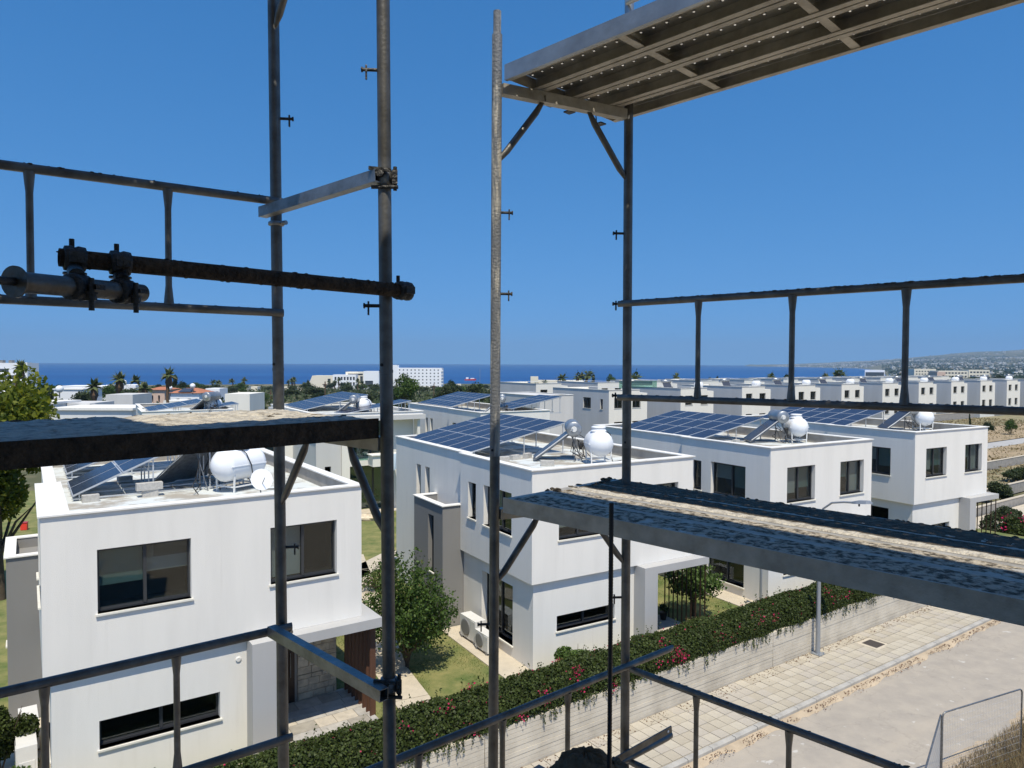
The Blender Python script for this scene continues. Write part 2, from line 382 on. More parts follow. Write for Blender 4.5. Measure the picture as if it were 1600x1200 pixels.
def build_terrain():
    rs = [0,20,60,110,170,240,300,380,500,600,700,800,900,1000,1050,1100,1200,1500,2000,2600,3200,3800,4200,4700,5200,5600,6000,6600,7000,7600,8300,8800,9300,9800,10400,11200,12500,14000]
    azs = [-180,-150,-120,-90,-70,-60,-50,-45,-40,-35,-30,-25,-20,-15,-10,-5,0,5,10,14,16] + [17+.5*i for i in range(0,60)] + [48,54,60,70,80,90,120,150,180]
    mb = MB(); vs = []
    for r in rs:
        for a in azs:
            x, y = r*sin(R(a)), r*cos(R(a))
            aa = a if a > -60 else 0
            z = ground_z(r, min(aa, 60))
            if r > 3000 and z > -20: z += noise.noise(Vector((x*.0012, y*.0012, 1))) * (z+30)*.22 + noise.noise(Vector((x*.004, y*.004, 3))) * 6
            vs.append((x, y, z))
    n = len(azs)
    mb.add(vs, [(i*n+j, i*n+j+1, (i+1)*n+j+1, (i+1)*n+j) for i in range(len(rs)-1) for j in range(n-1)], True)
    m = mat("dry_mediterranean_land", (.30,.235,.14), .95, 0, 0, .012, (.060,.075,.030), ramp=(.40,.60))
    t = m.node_tree; n_ = t.nodes; l = t.links
    # second, finer layer of scrub
    nz = n_.new("ShaderNodeTexNoise"); nz.inputs["Scale"].default_value = .25; nz.inputs["Detail"].default_value = 8
    tc = n_.new("ShaderNodeTexCoord"); l.new(tc.outputs["Object"], nz.inputs["Vector"])
    cr = n_.new("ShaderNodeValToRGB"); cr.color_ramp.elements[0].position = .42; cr.color_ramp.elements[1].position = .58
    l.new(nz.outputs[0], cr.inputs[0])
    p = n_["Principled BSDF"]; src = p.inputs["Base Color"].links[0].from_socket
    mx = n_.new("ShaderNodeMix"); mx.data_type = 'RGBA'; mx.inputs[7].default_value = (.085,.088,.04,1)
    l.new(cr.outputs[0], mx.inputs[0]); l.new(src, mx.inputs[6]); l.new(mx.outputs[2], p.inputs["Base Color"])
    struct("terrain", mb, m)
build_terrain()

# sea: a disc out to the true horizon distance
def sea():
    mb = MB(); rs = [600,1200,2500,5000,10000,15000]; n = 160; vs = []
    for r in rs:
        for j in range(n+1):
            a = R(-75 + 150*j/n); vs.append((r*sin(a), r*cos(a), -30))
    mb.add(vs, [(i*(n+1)+j, i*(n+1)+j+1, (i+1)*(n+1)+j+1, (i+1)*(n+1)+j) for i in range(len(rs)-1) for j in range(n)])
    m = mat("deep_blue_sea", (.014,.085,.25), .45, 0, 0, .004, (.009,.058,.20), spec=.22, ramp=(.35,.65))
    t = m.node_tree; n_ = t.nodes; l = t.links
    mp = [x for x in n_ if x.type == 'MAPPING'][0]; mp.inputs["Scale"].default_value = (.12, 1, 1)
    nb = n_.new("ShaderNodeTexNoise"); nb.inputs["Scale"].default_value = .5; nb.inputs["Detail"].default_value = 6
    tc = n_.new("ShaderNodeTexCoord"); l.new(tc.outputs["Object"], nb.inputs["Vector"])
    bp = n_.new("ShaderNodeBump"); bp.inputs["Strength"].default_value = .5; bp.inputs["Distance"].default_value = .8
    l.new(nb.outputs[0], bp.inputs["Height"]); l.new(bp.outputs[0], n_["Principled BSDF"].inputs["Normal"])
    struct("sea", mb, m)
sea()

# garden terrace behind the street wall
def garden():
    mb = MB()
    mb.mbox(Mst, -45, 36.5, .21, 50, -11.5, GZ)
    m = mat("garden_lawn", (.26,.235,.09), .95, 0, 0, 1.3, (.085,.125,.03), bump=.8, bscale=25, ramp=(.33,.68))
    struct("garden_lawn", mb, m)
garden()
M_['asphalt'] = mat("dusty_asphalt", (.395,.35,.29), .92, 0, 0, 1.8, (.335,.30,.255), bump=.35, bscale=90, ramp=(.35,.65))
M_['sand'] = mat("sandy_verge", (.50,.40,.28), .97, 0, .25, 1.5, bump=.6, bscale=20)
M_['dryfield'] = mat("dry_field", (.40,.30,.19), .97, 0, 0, .9, (.24,.19,.105), bump=1.0, bscale=5, ramp=(.30,.66))
M_['greenfield'] = mat("weedy_field", (.33,.26,.155), .97, 0, 0, .8, (.15,.155,.075), bump=1.0, bscale=5)
M_['fieldpath'] = mat("concrete_track", (.42,.41,.39), .95, 0, .15, .5)
def streets():
    mb = MB(); n = 60
    # asphalt with a faint crown
    vs = []
    for i in range(n+1):
        s = -40 + 200*i/n
        for t, z in ((-2.32,RZ-.02),(-3.2,RZ),(-4.8,RZ+.03),(-6.4,RZ),(-7.4,RZ-.02)): vs.append(ST(s,t,z))
    mb.add(vs, [(i*5+j,(i+1)*5+j,(i+1)*5+j+1,i*5+j+1) for i in range(n) for j in range(4)], True)
    m = M_['asphalt']; t_ = m.node_tree; N = t_.nodes; l = t_.links   # dusty wheel tracks
    tc = N.new("ShaderNodeTexCoord"); mr = N.new("ShaderNodeMapping"); mr.inputs["Rotation"].default_value = (0,0,-R(35)); mp = N.new("ShaderNodeMapping"); mp.inputs["Scale"].default_value = (.045,.8,1); l.new(mr.outputs[0], mp.inputs[0])
    nz = N.new("ShaderNodeTexNoise"); nz.inputs["Scale"].default_value = 1.3; nz.inputs["Detail"].default_value = 5
    l.new(tc.outputs["Object"], mr.inputs[0]); l.new(mp.outputs[0], nz.inputs["Vector"])
    cr = N.new("ShaderNodeValToRGB"); cr.color_ramp.elements[0].position = .47; cr.color_ramp.elements[1].position = .62
    l.new(nz.outputs[0], cr.inputs[0])
    p = N["Principled BSDF"]; src = p.inputs["Base Color"].links[0].from_socket
    mx = N.new("ShaderNodeMix"); mx.data_type = 'RGBA'; mx.inputs[7].default_value = (.45,.39,.31,1)
    ml = N.new("ShaderNodeMath"); ml.operation = 'MULTIPLY'; ml.inputs[1].default_value = .45
    l.new(cr.outputs[0], ml.inputs[0]); l.new(ml.outputs[0], mx.inputs[0]); l.new(src, mx.inputs[6]); l.new(mx.outputs[2], p.inputs["Base Color"])
    # fine cracks and pale scuffs
    vo = N.new("ShaderNodeTexVoronoi"); vo.feature = 'DISTANCE_TO_EDGE'; vo.inputs["Scale"].default_value = .42
    dn = N.new("ShaderNodeTexNoise"); dn.inputs["Scale"].default_value = 2.2; dn.inputs["Detail"].default_value = 5
    ad = N.new("ShaderNodeVectorMath"); ad.operation = 'ADD'; l.new(tc.outputs["Object"], dn.inputs["Vector"]); l.new(tc.outputs["Object"], ad.inputs[0]); l.new(dn.outputs["Color"], ad.inputs[1]); l.new(ad.outputs[0], vo.inputs["Vector"])
    mr2 = N.new("ShaderNodeMapRange"); mr2.inputs[1].default_value = .0; mr2.inputs[2].default_value = .012; mr2.inputs[3].default_value = .22; mr2.inputs[4].default_value = 0
    l.new(vo.outputs["Distance"], mr2.inputs[0])
    mc = N.new("ShaderNodeMix"); mc.data_type = 'RGBA'; mc.inputs[7].default_value = (.16,.145,.125,1); l.new(mr2.outputs[0], mc.inputs[0]); l.new(mx.outputs[2], mc.inputs[6])
    sp = N.new("ShaderNodeTexNoise"); sp.inputs["Scale"].default_value = 3.1; sp.inputs["Detail"].default_value = 3; l.new(tc.outputs["Object"], sp.inputs["Vector"])
    m3 = N.new("ShaderNodeMapRange"); m3.inputs[1].default_value = .68; m3.inputs[2].default_value = .72; m3.inputs[4].default_value = .7; l.new(sp.outputs[0], m3.inputs[0])
    ms = N.new("ShaderNodeMix"); ms.data_type = 'RGBA'; ms.inputs[7].default_value = (.56,.54,.50,1); l.new(m3.outputs[0], ms.inputs[0]); l.new(mc.outputs[2], ms.inputs[6]); l.new(ms.outputs[2], p.inputs["Base Color"])
    struct("road", mb, m)
    # sand drifts: along the kerb and the far verge, ragged edges
    rg = random.Random(5); vs = []; N_ = 260
    for i in range(N_+1):
        s = -20 + 60*i/N_
        w = .28 + .22*noise.noise(Vector((s*.9,0,0))) + .12*noise.noise(Vector((s*4,2,0)))
        vs += [ST(s,-2.29,RZ+.035), ST(s,-2.29-max(.05,w)*.5,RZ+.045), ST(s,-2.29-max(.08,w),RZ-.012)]
    mb2 = MB().add(vs, [(i*3+j,(i+1)*3+j,(i+1)*3+j+1,i*3+j+1) for i in range(N_) for j in range(2)], True)
    struct("gutter_sand", mb2, M_['sand'])
    vs = []
    for i in range(N_+1):
        s = -20 + 80*i/N_
        w = 6.1 + .5*noise.noise(Vector((s*.35,5,0))) + .25*noise.noise(Vector((s*2,7,0)))
        for t, z in ((-w,RZ-.006),(-w-.35,RZ+.035),(-8.2,RZ+.05),(-14,RZ+.1),(-30,RZ+.1)): vs.append(ST(s,t,z))
    mb3 = MB().add(vs, [(i*5+j,(i+1)*5+j,(i+1)*5+j+1,i*5+j+1) for i in range(N_) for j in range(4)], True)
    struct("sandy_verge", mb3, M_['sand'])
    # pavement bed, tiles, kerb
    mb4 = MB().mbox(Mst, -40, 70, -2.12, -.02, -11.4, PZV-.035)
    pv = struct("pavement", mb4, mat("pavement_joint_sand", (.34,.29,.21), .97))
    tl = .40; me = None; cells = []
    for i in range(-45, 150):
        for j in range(5):
            s = i*tl; t = -.04 - (j+1)*.412 + .0
            c = ST(s+.2, t+.2, PZV); d = c.length
            px = c.x/c.y*F+800 if c.y > 0 else 9e9; py = 600 + (-c.z/c.y - .03)*F if c.y > 0 else 9e9
            vis = 0 < px < 1620 and py < 1215
            cells.append((0 if vis else 1, d, s, t))
    cells.sort(); rg = random.Random(3); rest = MB()
    variants = []
    for v in range(4):
        b = MB(); g = .006; h = .035
        b.add([(g,g,-h),(tl-g,g,-h),(tl-g,.412-g,-h),(g,.412-g,-h),(g+.006,g+.006,0),(tl-g-.006,g+.006,0),(tl-g-.006,.412-g-.006,0),(g+.006,.412-g-.006,0)],
              [(4,5,6,7),(0,1,5,4),(1,2,6,5),(2,3,7,6),(3,0,4,7)])
        c = [(.47,.42,.33),(.44,.39,.305),(.50,.45,.36),(.455,.41,.34)][v]
        variants.append(b.mesh("tile", mat("pavement_tile_%d" % v, c, .9, 0, .14, 3, bump=.25, bscale=60)))
    for q, (_, d, s, t) in enumerate(cells):
        hole = 15.4 < s < 16.35 and -1.35 < t < -.5
        if hole: continue
        z = PZV + rg.uniform(-.006,.006)
        if q < 292:
            o = link("tile", variants[rg.randrange(4)], pv, loc=ST(s,t,z), rotz=R(35))
            o.rotation_euler.x = rg.uniform(-.008,.008); o.rotation_euler.y = rg.uniform(-.008,.008)
        else:
            g = .006; rest.add([ST(s+g,t+g,z),ST(s+tl-g,t+g,z),ST(s+tl-g,t+.406,z),ST(s+g,t+.406,z)], [(0,1,2,3)])
    obj("tile_field", rest, M_['tile'], pv, kind="stuff")
    kb = MB(); L = .98
    kb.add([(0,0,-.3),(L,0,-.3),(L,.16,-.3),(0,.16,-.3),(0,.0,.115),(L,0,.115),(L,.16,.14),(0,.16,.14),(0,.02,.14),(L,.02,.14)],
           [(0,1,5,4),(4,5,9,8),(8,9,6,7),(1,2,6,9,5),(3,0,4,8,7),(2,3,7,6)])
    km = kb.mesh("kerb_stone", M_['kerb'])
    for i in range(-10, 50):
        link("kerb_stone", km, pv, loc=ST(i, -2.29, RZ+.0+rg.uniform(-.004,.004)), rotz=R(35)+rg.uniform(-.004,.004))
    mh = thing("manhole_cover", "rusty square iron cover set in the pavement tiles near the lamp post", "manhole cover", ST(15.9,-.95,PZV), R(35))
    obj("surround", MB().box(-.46,.46,-.42,.42,-.03,.004), M_['path'], mh)
    cv = MB().box(-.30,.30,-.29,.29,0,.012)
    for i in range(-4,5): cv.box(i*.06-.012,i*.06+.012,-.27,.27,.012,.018)
    obj("cover", cv, M_['iron'], mh)
streets()
def field_strips():
    def strip(name, s0, s1, t0, t1, z, m):
        n = 60; vs = []
        for i in range(n+1):
            s = s0 + (s1-s0)*i/n
            for k in range(9):
                t = t0 + (t1-t0)*k/8
                vs.append(ST(s,t,z + (.12*noise.noise(Vector((s*.3,t*.3,0))) if 0<k<8 else 0)))
        struct(name, MB().add(vs,[(i*9+j,(i+1)*9+j,(i+1)*9+j+1,i*9+j+1) for i in range(n) for j in range(8)],True), m)
    strip("weedy_ground", 37, 160, 10.6, 16.8, -10.95, M_['greenfield'])
    strip("dry_field", 37, 170, 17.4, 25.0, -10.92, M_['dryfield'])
    strip("track", 37, 190, 25.1, 28.0, -10.93, M_['fieldpath'])
    strip("stubble_field", 37, 220, 28.2, 38.8, -10.90, M_['dryfield'])
    strip("weed_margin", 37, 220, 39, 49.5, -10.88, M_['greenfield'])
    strip("side_lane", 36.6, 150, .5, 4.6, -10.96, M_['asphalt'])
    strip("side_path", 36.6, 150, 4.8, 7.4, -10.9, M_['path'])
    for k, (s0, s1, t, z1, w, nm, lb) in enumerate((
        (37, 140, 10.2, -10.2, .22, "garden_wall", "low concrete wall nearest the houses beyond the right-hand villa"),
        (37, 160, 17.0, -10.1, .22, "garden_wall", "low pale concrete wall along the edge of the dry field"),
        (60, 150, 49.8, -9.6, .2, "garden_wall", "long low concrete wall in front of the far white house row"),
        (37, 120, 7.6, -10.3, .2, "garden_wall", "low grey kerb wall beside the side path on the right"))):
        w_ = thing(nm, lb, "wall", ST(s0, t, -11.1), R(35), "low walls around the field")
        obj("wall_body", MB().box(0, s1-s0, 0, w, 0, z1+11.1-.06), M_['conc'], w_)
        obj("coping", MB().box(0, s1-s0, -.03, w+.03, z1+11.1-.055, z1+11.1), M_['path'], w_)
field_strips()

# board-marked street wall under the hedge
def street_wall():
    t = thing("street_wall", "board-marked pale concrete retaining wall below the flowering hedge", "wall", ST(-25,0,PZV-.05), R(35))
    L = 95; H = 1.25; mb = MB(); rg = random.Random(8); nb = 10
    m = mat("board_marked_concrete", (.60,.545,.45), .93, 0, 0, .9, (.45,.405,.33), bump=.3, bscale=40, ramp=(.36,.6))
    for k in range(8):
        s0, s1 = k*12.0, min(L, (k+1)*12.0) - .02
        b = MB(); b.box(s0, s1, .01, .21, -.4, H)
        for i in range(nb):
            z0 = i*H/nb; b.box(s0, s1, .01-.006-.014*rg.random(), .012, z0+.006, z0+H/nb-.006)
        obj("wall_panel", b, m, t)
street_wall()

# haze
def haze():
    mb = MB().box(-15600,15600,-15600,15600,-45,420)
    m = bpy.data.materials.new("haze_air"); m.use_nodes = True; n = m.node_tree.nodes
    n.remove(n["Principled BSDF"]); v = n.new("ShaderNodeVolumePrincipled")
    v.inputs["Color"].default_value = (.40,.63,.88,1); v.inputs["Density"].default_value = 9.0e-5; v.inputs["Anisotropy"].default_value = .0
    m.node_tree.links.new(v.outputs[0], n["Material Output"].inputs["Volume"])
    obj("haze", mb, m, kind="stuff")
HAZE = True
if HAZE: haze()

# ================================================================== VILLAS
H_UP, H_MID, H_DECK = 6.45, 2.86, 6.05      # parapet top, overhang level, roof deck above garden level
def MF(y0=0.): return lambda a, b, z: Vector((a, y0 + b, z))
def ML(x0=0.): return lambda a, b, z: Vector((x0 + b, a, z))
def MR(x0=0.): return lambda a, b, z: Vector((x0 - b, a, z))
def wall_grid(mb, M, a0, a1, z0, z1, holes, inset=.2):
    A = sorted({a0, a1, *[h[0] for h in holes], *[h[1] for h in holes]}); Z = sorted({z0, z1, *[h[2] for h in holes], *[h[3] for h in holes]})
    A = [a for a in A if a0 <= a <= a1]; Z = [z for z in Z if z0 <= z <= z1]
    for x, x2 in zip(A, A[1:]):
        for z, z2 in zip(Z, Z[1:]):
            cx, cz = (x+x2)/2, (z+z2)/2
            if any(h[0] < cx < h[1] and h[2] < cz < h[3] for h in holes): continue
            mb.quad(M(x,0,z), M(x2,0,z), M(x2,0,z2), M(x,0,z2))
    for h in holes:
        b = h[4] if len(h) > 4 else inset
        p = [(h[0],h[2]),(h[1],h[2]),(h[1],h[3]),(h[0],h[3])]
        for (a, z), (c, w) in zip(p, p[1:]+p[:1]): mb.quad(M(a,0,z), M(c,0,w), M(c,b,w), M(a,b,z))
def window(par, M, a0, a1, z0, z1, inset=.17, split=.5, sill=True, fw=.05, blinds=((0,.55,'blind'),(1,.4,'blindg')), lines=None, label=None, deep=.9):
    g = MB(); b0, b1 = inset, inset+.07
    g.mbox(M,a0,a0+fw,b0,b1,z0,z1); g.mbox(M,a1-fw,a1,b0,b1,z0,z1); g.mbox(M,a0+fw,a1-fw,b0,b1,z0,z0+fw); g.mbox(M,a0+fw,a1-fw,b0,b1,z1-fw,z1)
    cuts = [a0]
    if split: cuts.append(a0+(a1-a0)*split); m = cuts[1]; g.mbox(M,m-fw*.7,m+fw*.7,b0-.012,b1-.003,z0+fw,z1-fw)
    cuts.append(a1)
    for k, (c0, c1) in enumerate(zip(cuts, cuts[1:])):     # sash rails
        o = .0 if k else .02
        for zz in (z0+fw, z1-fw-.03): g.mbox(M,c0+fw,c1-fw,b0+.012+o,b1-.012,zz,zz+.03)
    w = obj("window", g, M_['frame'], par)
    if label: w["label"] = label
    for c0, c1 in zip(cuts, cuts[1:]):
        obj("pane", MB().mbox(M,c0+fw*.8,c1-fw*.8,b0+.035,b0+.041,z0+fw,z1-fw), M_['glass'], w)
    for k, fr, mm in blinds:
        if k < len(cuts)-1:
            obj("blind", MB().mbox(M,cuts[k]+.03,cuts[k+1]-.03,b1+.06+.02*k,b1+.066+.02*k,z1-(z1-z0)*fr,z1-.01), M_[mm], w)
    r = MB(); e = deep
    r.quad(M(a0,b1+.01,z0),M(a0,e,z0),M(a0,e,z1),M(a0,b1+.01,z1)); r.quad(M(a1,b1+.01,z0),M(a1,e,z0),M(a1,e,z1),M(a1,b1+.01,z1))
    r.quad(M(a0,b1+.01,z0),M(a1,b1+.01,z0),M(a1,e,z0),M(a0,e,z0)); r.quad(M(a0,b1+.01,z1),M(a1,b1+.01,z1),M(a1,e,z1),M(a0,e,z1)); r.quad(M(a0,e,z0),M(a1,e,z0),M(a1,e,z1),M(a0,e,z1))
    obj("room_shade_backing", r, M_['dark'], w)  # shallow backing box; the room's shade is put into its colour
    if sill: obj("sill", MB().mbox(M,a0-.04,a1+.04,-.055,inset,z0-.045,z0+.0), M_['sill'], w)
    return w
def coping_ring(mb, x0, x1, y0, y1, z, w=.24, o=.055, h=.035):
    mb.box(x0-o, x1+o, y0-o, y0+w, z, z+h); mb.box(x0-o, x1+o, y1-w, y1+o, z, z+h)
    mb.box(x0-o, x0+w, y0+w, y1-w, z, z+h); mb.box(x1-w, x1+o, y0+w, y1-w, z, z+h)

PVM = [mat("patio_stone_%d" % i, c, .75, 0, .25, 4) for i, c in enumerate(((.50,.47,.42),(.38,.35,.30),(.56,.50,.41),(.44,.42,.39)))]
D_ = .15
def villa(name, label, x, y, yaw, W, slats='bars', group="white flat-roofed villas along the street", base=GZ, Dp=11.8, wl=1.0, wins=None, street=True, leftwins=True, lowleft=True):
    t = thing(name, label, "house", (x, y, base), R(yaw), group)
    wins = wins or [(1.03,3.0),(4.55,6.2)]
    fz0, fz1 = 4.15, 5.6
    up = MB()
    wall_grid(up, MF(0), 0, W, H_MID, H_UP, [(a,b,fz0,fz1,.25) for a,b in wins])
    lh = [(1.25,3.15,4.15,5.55,.25),(3.72,4.32,4.2,5.5,.25)] if leftwins else []
    wall_grid(up, ML(0), 0, 4.95, H_MID, H_UP, lh)
    J = .2                                                     # rear part steps back
    lb = [(8.15,8.6,4.1,5.5,.25),(9.05,9.5,4.1,5.5,.25)] if leftwins else []
    wall_grid(up, ML(J), 4.95, Dp, 0, H_UP, lb)
    up.quad((0,4.95,H_MID),(J,4.95,H_MID),(J,4.95,H_UP),(0,4.95,H_UP))
    up.quad((W,0,H_MID),(W,Dp,H_MID),(W,Dp,H_UP),(W,0,H_UP)); up.quad((J,Dp,0),(W,Dp,0),(W,Dp,H_UP),(J,Dp,H_UP))
    up.quad((0,0,H_MID),(W,0,H_MID),(W,4.95,H_MID),(0,4.95,H_MID)); up.quad((J,4.95,H_MID),(W,4.95,H_MID),(W,Dp,H_MID),(J,Dp,H_MID))
    obj("upper_wall", up, M_['plaster'], t)
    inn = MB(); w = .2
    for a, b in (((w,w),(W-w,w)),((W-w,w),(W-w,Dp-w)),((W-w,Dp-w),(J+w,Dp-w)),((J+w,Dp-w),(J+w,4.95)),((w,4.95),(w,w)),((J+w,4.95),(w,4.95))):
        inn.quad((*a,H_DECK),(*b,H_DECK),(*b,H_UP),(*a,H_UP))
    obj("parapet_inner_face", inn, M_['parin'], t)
    obj("roof", MB().quad((w,w,H_DECK),(W-w,w,H_DECK),(W-w,Dp-w,H_DECK),(w,Dp-w,H_DECK)), M_['roof'], t)
    cp = MB(); o = .055; h = .035; cw = .25
    cp.box(-o, W+o, -o, cw, H_UP, H_UP+h); cp.box(J-o, W+o, Dp-cw, Dp+o, H_UP, H_UP+h)
    cp.box(-o, cw*wl, cw, 4.95+o, H_UP, H_UP+h); cp.box(J-o, J+cw, 4.95+o, Dp-cw, H_UP, H_UP+h); cp.box(W-cw, W+o, cw, Dp-cw, H_UP, H_UP+h)
    if J+cw > cw*wl: cp.box(cw*wl, J+cw, 4.8, 4.95+o, H_UP, H_UP+h)
    obj("coping", cp, M_['coping'], t)
    BL = {'corner_villa': [((0,.62,'blindg'),(1,.28,'blindd'),(1,.50,'blind')), ((0,.94,'blind'),)]}.get(name, [((0,.78,'blind'),(1,.66,'blindg')), ((0,.5,'blindg'),(1,.97,'blind'))])
    for q, (a, b) in enumerate(wins): window(t, MF(0), a, b, fz0, fz1, split=.5, blinds=BL[q % 2])
    if leftwins:
        window(t, ML(0), 1.25,3.15,4.15,5.55, split=.45, blinds=((0,.7,'blindg'),(1,.5,'blind'))); window(t, ML(0), 3.72,4.32,4.2,5.5, split=None, blinds=())
        window(t, ML(J), 8.15,8.6,4.1,5.5, split=None, blinds=()); window(t, ML(J), 9.05,9.5,4.1,5.5, split=None, blinds=())
    # ground floor
    lo = MB(); lz = .98 if name == 'corner_villa' else 1.14
    lw = (1.06, 3.66 if name == 'corner_villa' else 3.45, lz, 1.64, .3)
    wall_grid(lo, MF(D_), D_, 4.35, -.1, H_MID, [lw] if street else [])
    lw2 = [(1.4,3.55,.42,2.42,.3)] if lowleft else []
    wall_grid(lo, ML(D_), D_, 4.95, -.1, H_MID, lw2)
    obj("ground_floor_wall", lo, M_['plaster'], t)
    if street: window(t, MF(D_), *lw[:4], inset=.2, blinds=((1,.35,'dark'),))
    if lowleft: window(t, ML(D_), *lw2[0][:4], inset=.22, blinds=((1,.3,'blind'),))
    if street:
        # entrance portal
        p = MB(); px0, px1, pf = 4.30, W+.42, -.42
        p.box(px0, px0+.58, pf, D_+.3, -.1, H_MID-.26); p.box(px0, px1, pf, 1.9, H_MID-.26, H_MID-.003)
        obj("entrance_portal", p, M_['portal'], t)
        bk = MB(); bk.box(px0+.58, W, 1.95, 2.1, -.1, H_MID-.26); bk.box(px0+.45, px0+.58, D_+.3, 1.95, -.1, H_MID-.26)
        obj("porch_wall", bk, M_['mortar'], t)
        dr = MB().box(px0+.75, px0+1.75, 1.88, 1.95, 0, 2.35); d = obj("entrance_door", dr, M_['door'], t)
        hb = MB().tube([(px0+1.62,1.84,.8),(px0+1.62,1.84,1.5)], .014, 6); obj("handle", hb, M_['galv'], d)
        rg = random.Random(int(abs(x)*10)); z = .02; me = None
        while z < 2.5:                                       # coursed stone cladding, each stone its own piece
            hh = rg.choice((.13,.17,.22)); a = px0+1.85
            if z+hh > 2.58: hh = 2.58-z
            while a < W-.05:
                ww = min(rg.uniform(.22,.5), W-.02-a)
                if W-.02-(a+ww) < .08: ww = W-.02-a
                b = MB().box(a+.008, a+ww-.008, 1.95-rg.uniform(.03,.055), 1.949, z+.008, z+hh-.008)
                obj("stone", b, M_['stone'], t); a += ww
            z += hh
        fl = MB().box(px0+.58, W+.35, pf+.05, 1.95, -.06, .035); obj("porch_floor", fl, M_['mortar'], t)
        y0 = pf+.06
        while y0 < 1.9:
            dy = min(rg.choice((.34,.42,.5)), 1.94-y0); a = px0+.59
            while a < W+.3:
                ww = min(rg.uniform(.45,.95), W+.34-a)
                if W+.34-(a+ww) < .12: ww = W+.34-a
                obj("floor_stone", MB().box(a+.008, a+ww-.008, y0+.008, y0+dy-.008, .034, .05+rg.uniform(0,.006)), PVM[rg.randrange(4)], t); a += ww
            y0 += dy
        if slats == 'wood':
            sm = MB().box(-.085,.085,-.022,.022,0,H_MID-.31).mesh("slat", M_['wood'])
            for k in range(8):
                link("slat", sm, t, loc=(W+.28, 1.80-k*.27, .05), rotz=R(8))
        else:
            sm = MB().box(-.013,.013,-.022,.022,0,H_MID-.31).mesh("bar", M_['door'])
            for k in range(10):
                link("bar", sm, t, loc=(W+.33, 1.75-k*.23, .05))
        # side annex
        an = MB(); a0, a1, ax, az = 4.96, 7.6, -.72, 4.53
        wall_grid(an, ML(ax), a0, a1, -.1, az, [(5.75,6.25,1.9,4.05,.25)])
        an.quad((ax,a0,-.1),(J,a0,-.1),(J,a0,az),(ax,a0,az)); an.quad((ax,a1,-.1),(J,a1,-.1),(J,a1,az),(ax,a1,az))
        an.quad((ax+.2,a0+.2,az-.3),(J,a0+.2,az-.3),(J,a1-.2,az-.3),(ax+.2,a1-.2,az-.3))
        an.quad((ax+.2,a0+.2,az-.3),(J,a0+.2,az-.3),(J,a0+.2,az),(ax+.2,a0+.2,az)); an.quad((ax+.2,a1-.2,az-.3),(J,a1-.2,az-.3),(J,a1-.2,az),(ax+.2,a1-.2,az)); an.quad((ax+.2,a0+.2,az-.3),(ax+.2,a1-.2,az-.3),(ax+.2,a1-.2,az),(ax+.2,a0+.2,az))
        obj("side_annex", an, M_['gray'], t)
        ac = MB(); ac.box(ax-.05,J-.002,a0-.05,a0+.22,az,az+.035); ac.box(ax-.05,J-.002,a1-.22,a1+.05,az,az+.035); ac.box(ax-.05,ax+.22,a0+.22,a1-.22,az,az+.035)
        obj("annex_coping", ac, M_['coping'], t)
        window(t, ML(ax), 5.75,6.25,1.9,4.05, split=None, blinds=(), sill=True)
    return t
V1 = villa("corner_villa", "nearest white villa at lower left with brown timber slats beside its porch", -10.15, 15.2, 34.4, 7.32, 'wood', wl=2.2, wins=[(1.05,3.0),(4.87,6.62)])
V2 = villa("villa", "white villa in the middle with a round-topped tank and grey side annex", .642, 22.06, 31.0, 6.92, wins=[(1.02,2.75),(4.55,6.2)])
V3 = villa("villa", "white villa behind the lamp post, third along the street", 10.33, 28.25, 30.8, 6.75, wins=[(1.02,2.8),(4.5,6.17)])
V4 = villa("villa", "white villa at the right end of the near row beside the dry field", 19.93, 35.0, 29.8, 6.7, wins=[(.97,2.8),(4.52,6.15)])
def loc2w(v, x, y, z=0.):
    return v.matrix_basis @ Vector((x, y, z))

# paths round the villas
for v, W in ((V1,7.32),(V2,6.92),(V3,6.75),(V4,6.7)):
    b = MB(); yaw = v.rotation_euler.z
    b.box(-.85, D_, -.427, 4.9, -.03, .035); b.box(-.85, W+.3, -.8, -.43, -.03, .035)
    o = struct("villa_apron", b, M_['path'], loc=v.location.copy(), rotz=yaw)
def slabs(name, pts, m, h=.04):
    """a garden path of separate slabs between pairs of points"""
    for k, (a, b, w) in enumerate(pts):
        a = Vector(a); b = Vector(b); d = (b-a); L = d.length; d.normalize(); n_ = Vector((-d.y,d.x,0)); s = 0; mb = MB()
        while s < L - .1:
            e = min(L, s+1.45); q = [a+d*s+n_*w/2, a+d*(e-.03)+n_*w/2, a+d*(e-.03)-n_*w/2, a+d*s-n_*w/2]
            mb.add([p+Vector((0,0,z)) for z in (0,h) for p in q], [(4,5,6,7),(0,1,5,4),(1,2,6,5),(2,3,7,6),(3,0,4,7)]); s = e
        struct(name, mb, m)
def GP(px, py, z=GZ): return PZ(px, py, z)
slabs("garden_path", [(GP(668,1128), GP(612,1050), 1.05), (GP(612,1050), GP(552,868), 1.0), (GP(540,905), GP(625,862), 1.3)], M_['path'])
# porch paving in front of the nearest villa: separate stone slabs
pp = thing("porch_paving", "irregular pale stone slabs in front of the timber-slatted porch", "paving", V1.location.copy() + Vector((0,0,.0)), R(34.4))
rg = random.Random(4)
for i in range(9):
    for j in range(5):
        x0, y0 = 4.4+i*.42+(j%2)*.2, -2.2+j*.36
        k = MB().box(x0+.012, x0+.40, y0+.012, y0+.35, -.02, .028+rg.uniform(0,.010)); obj("paving_stone", k, PVM[rg.randrange(4)], pp)

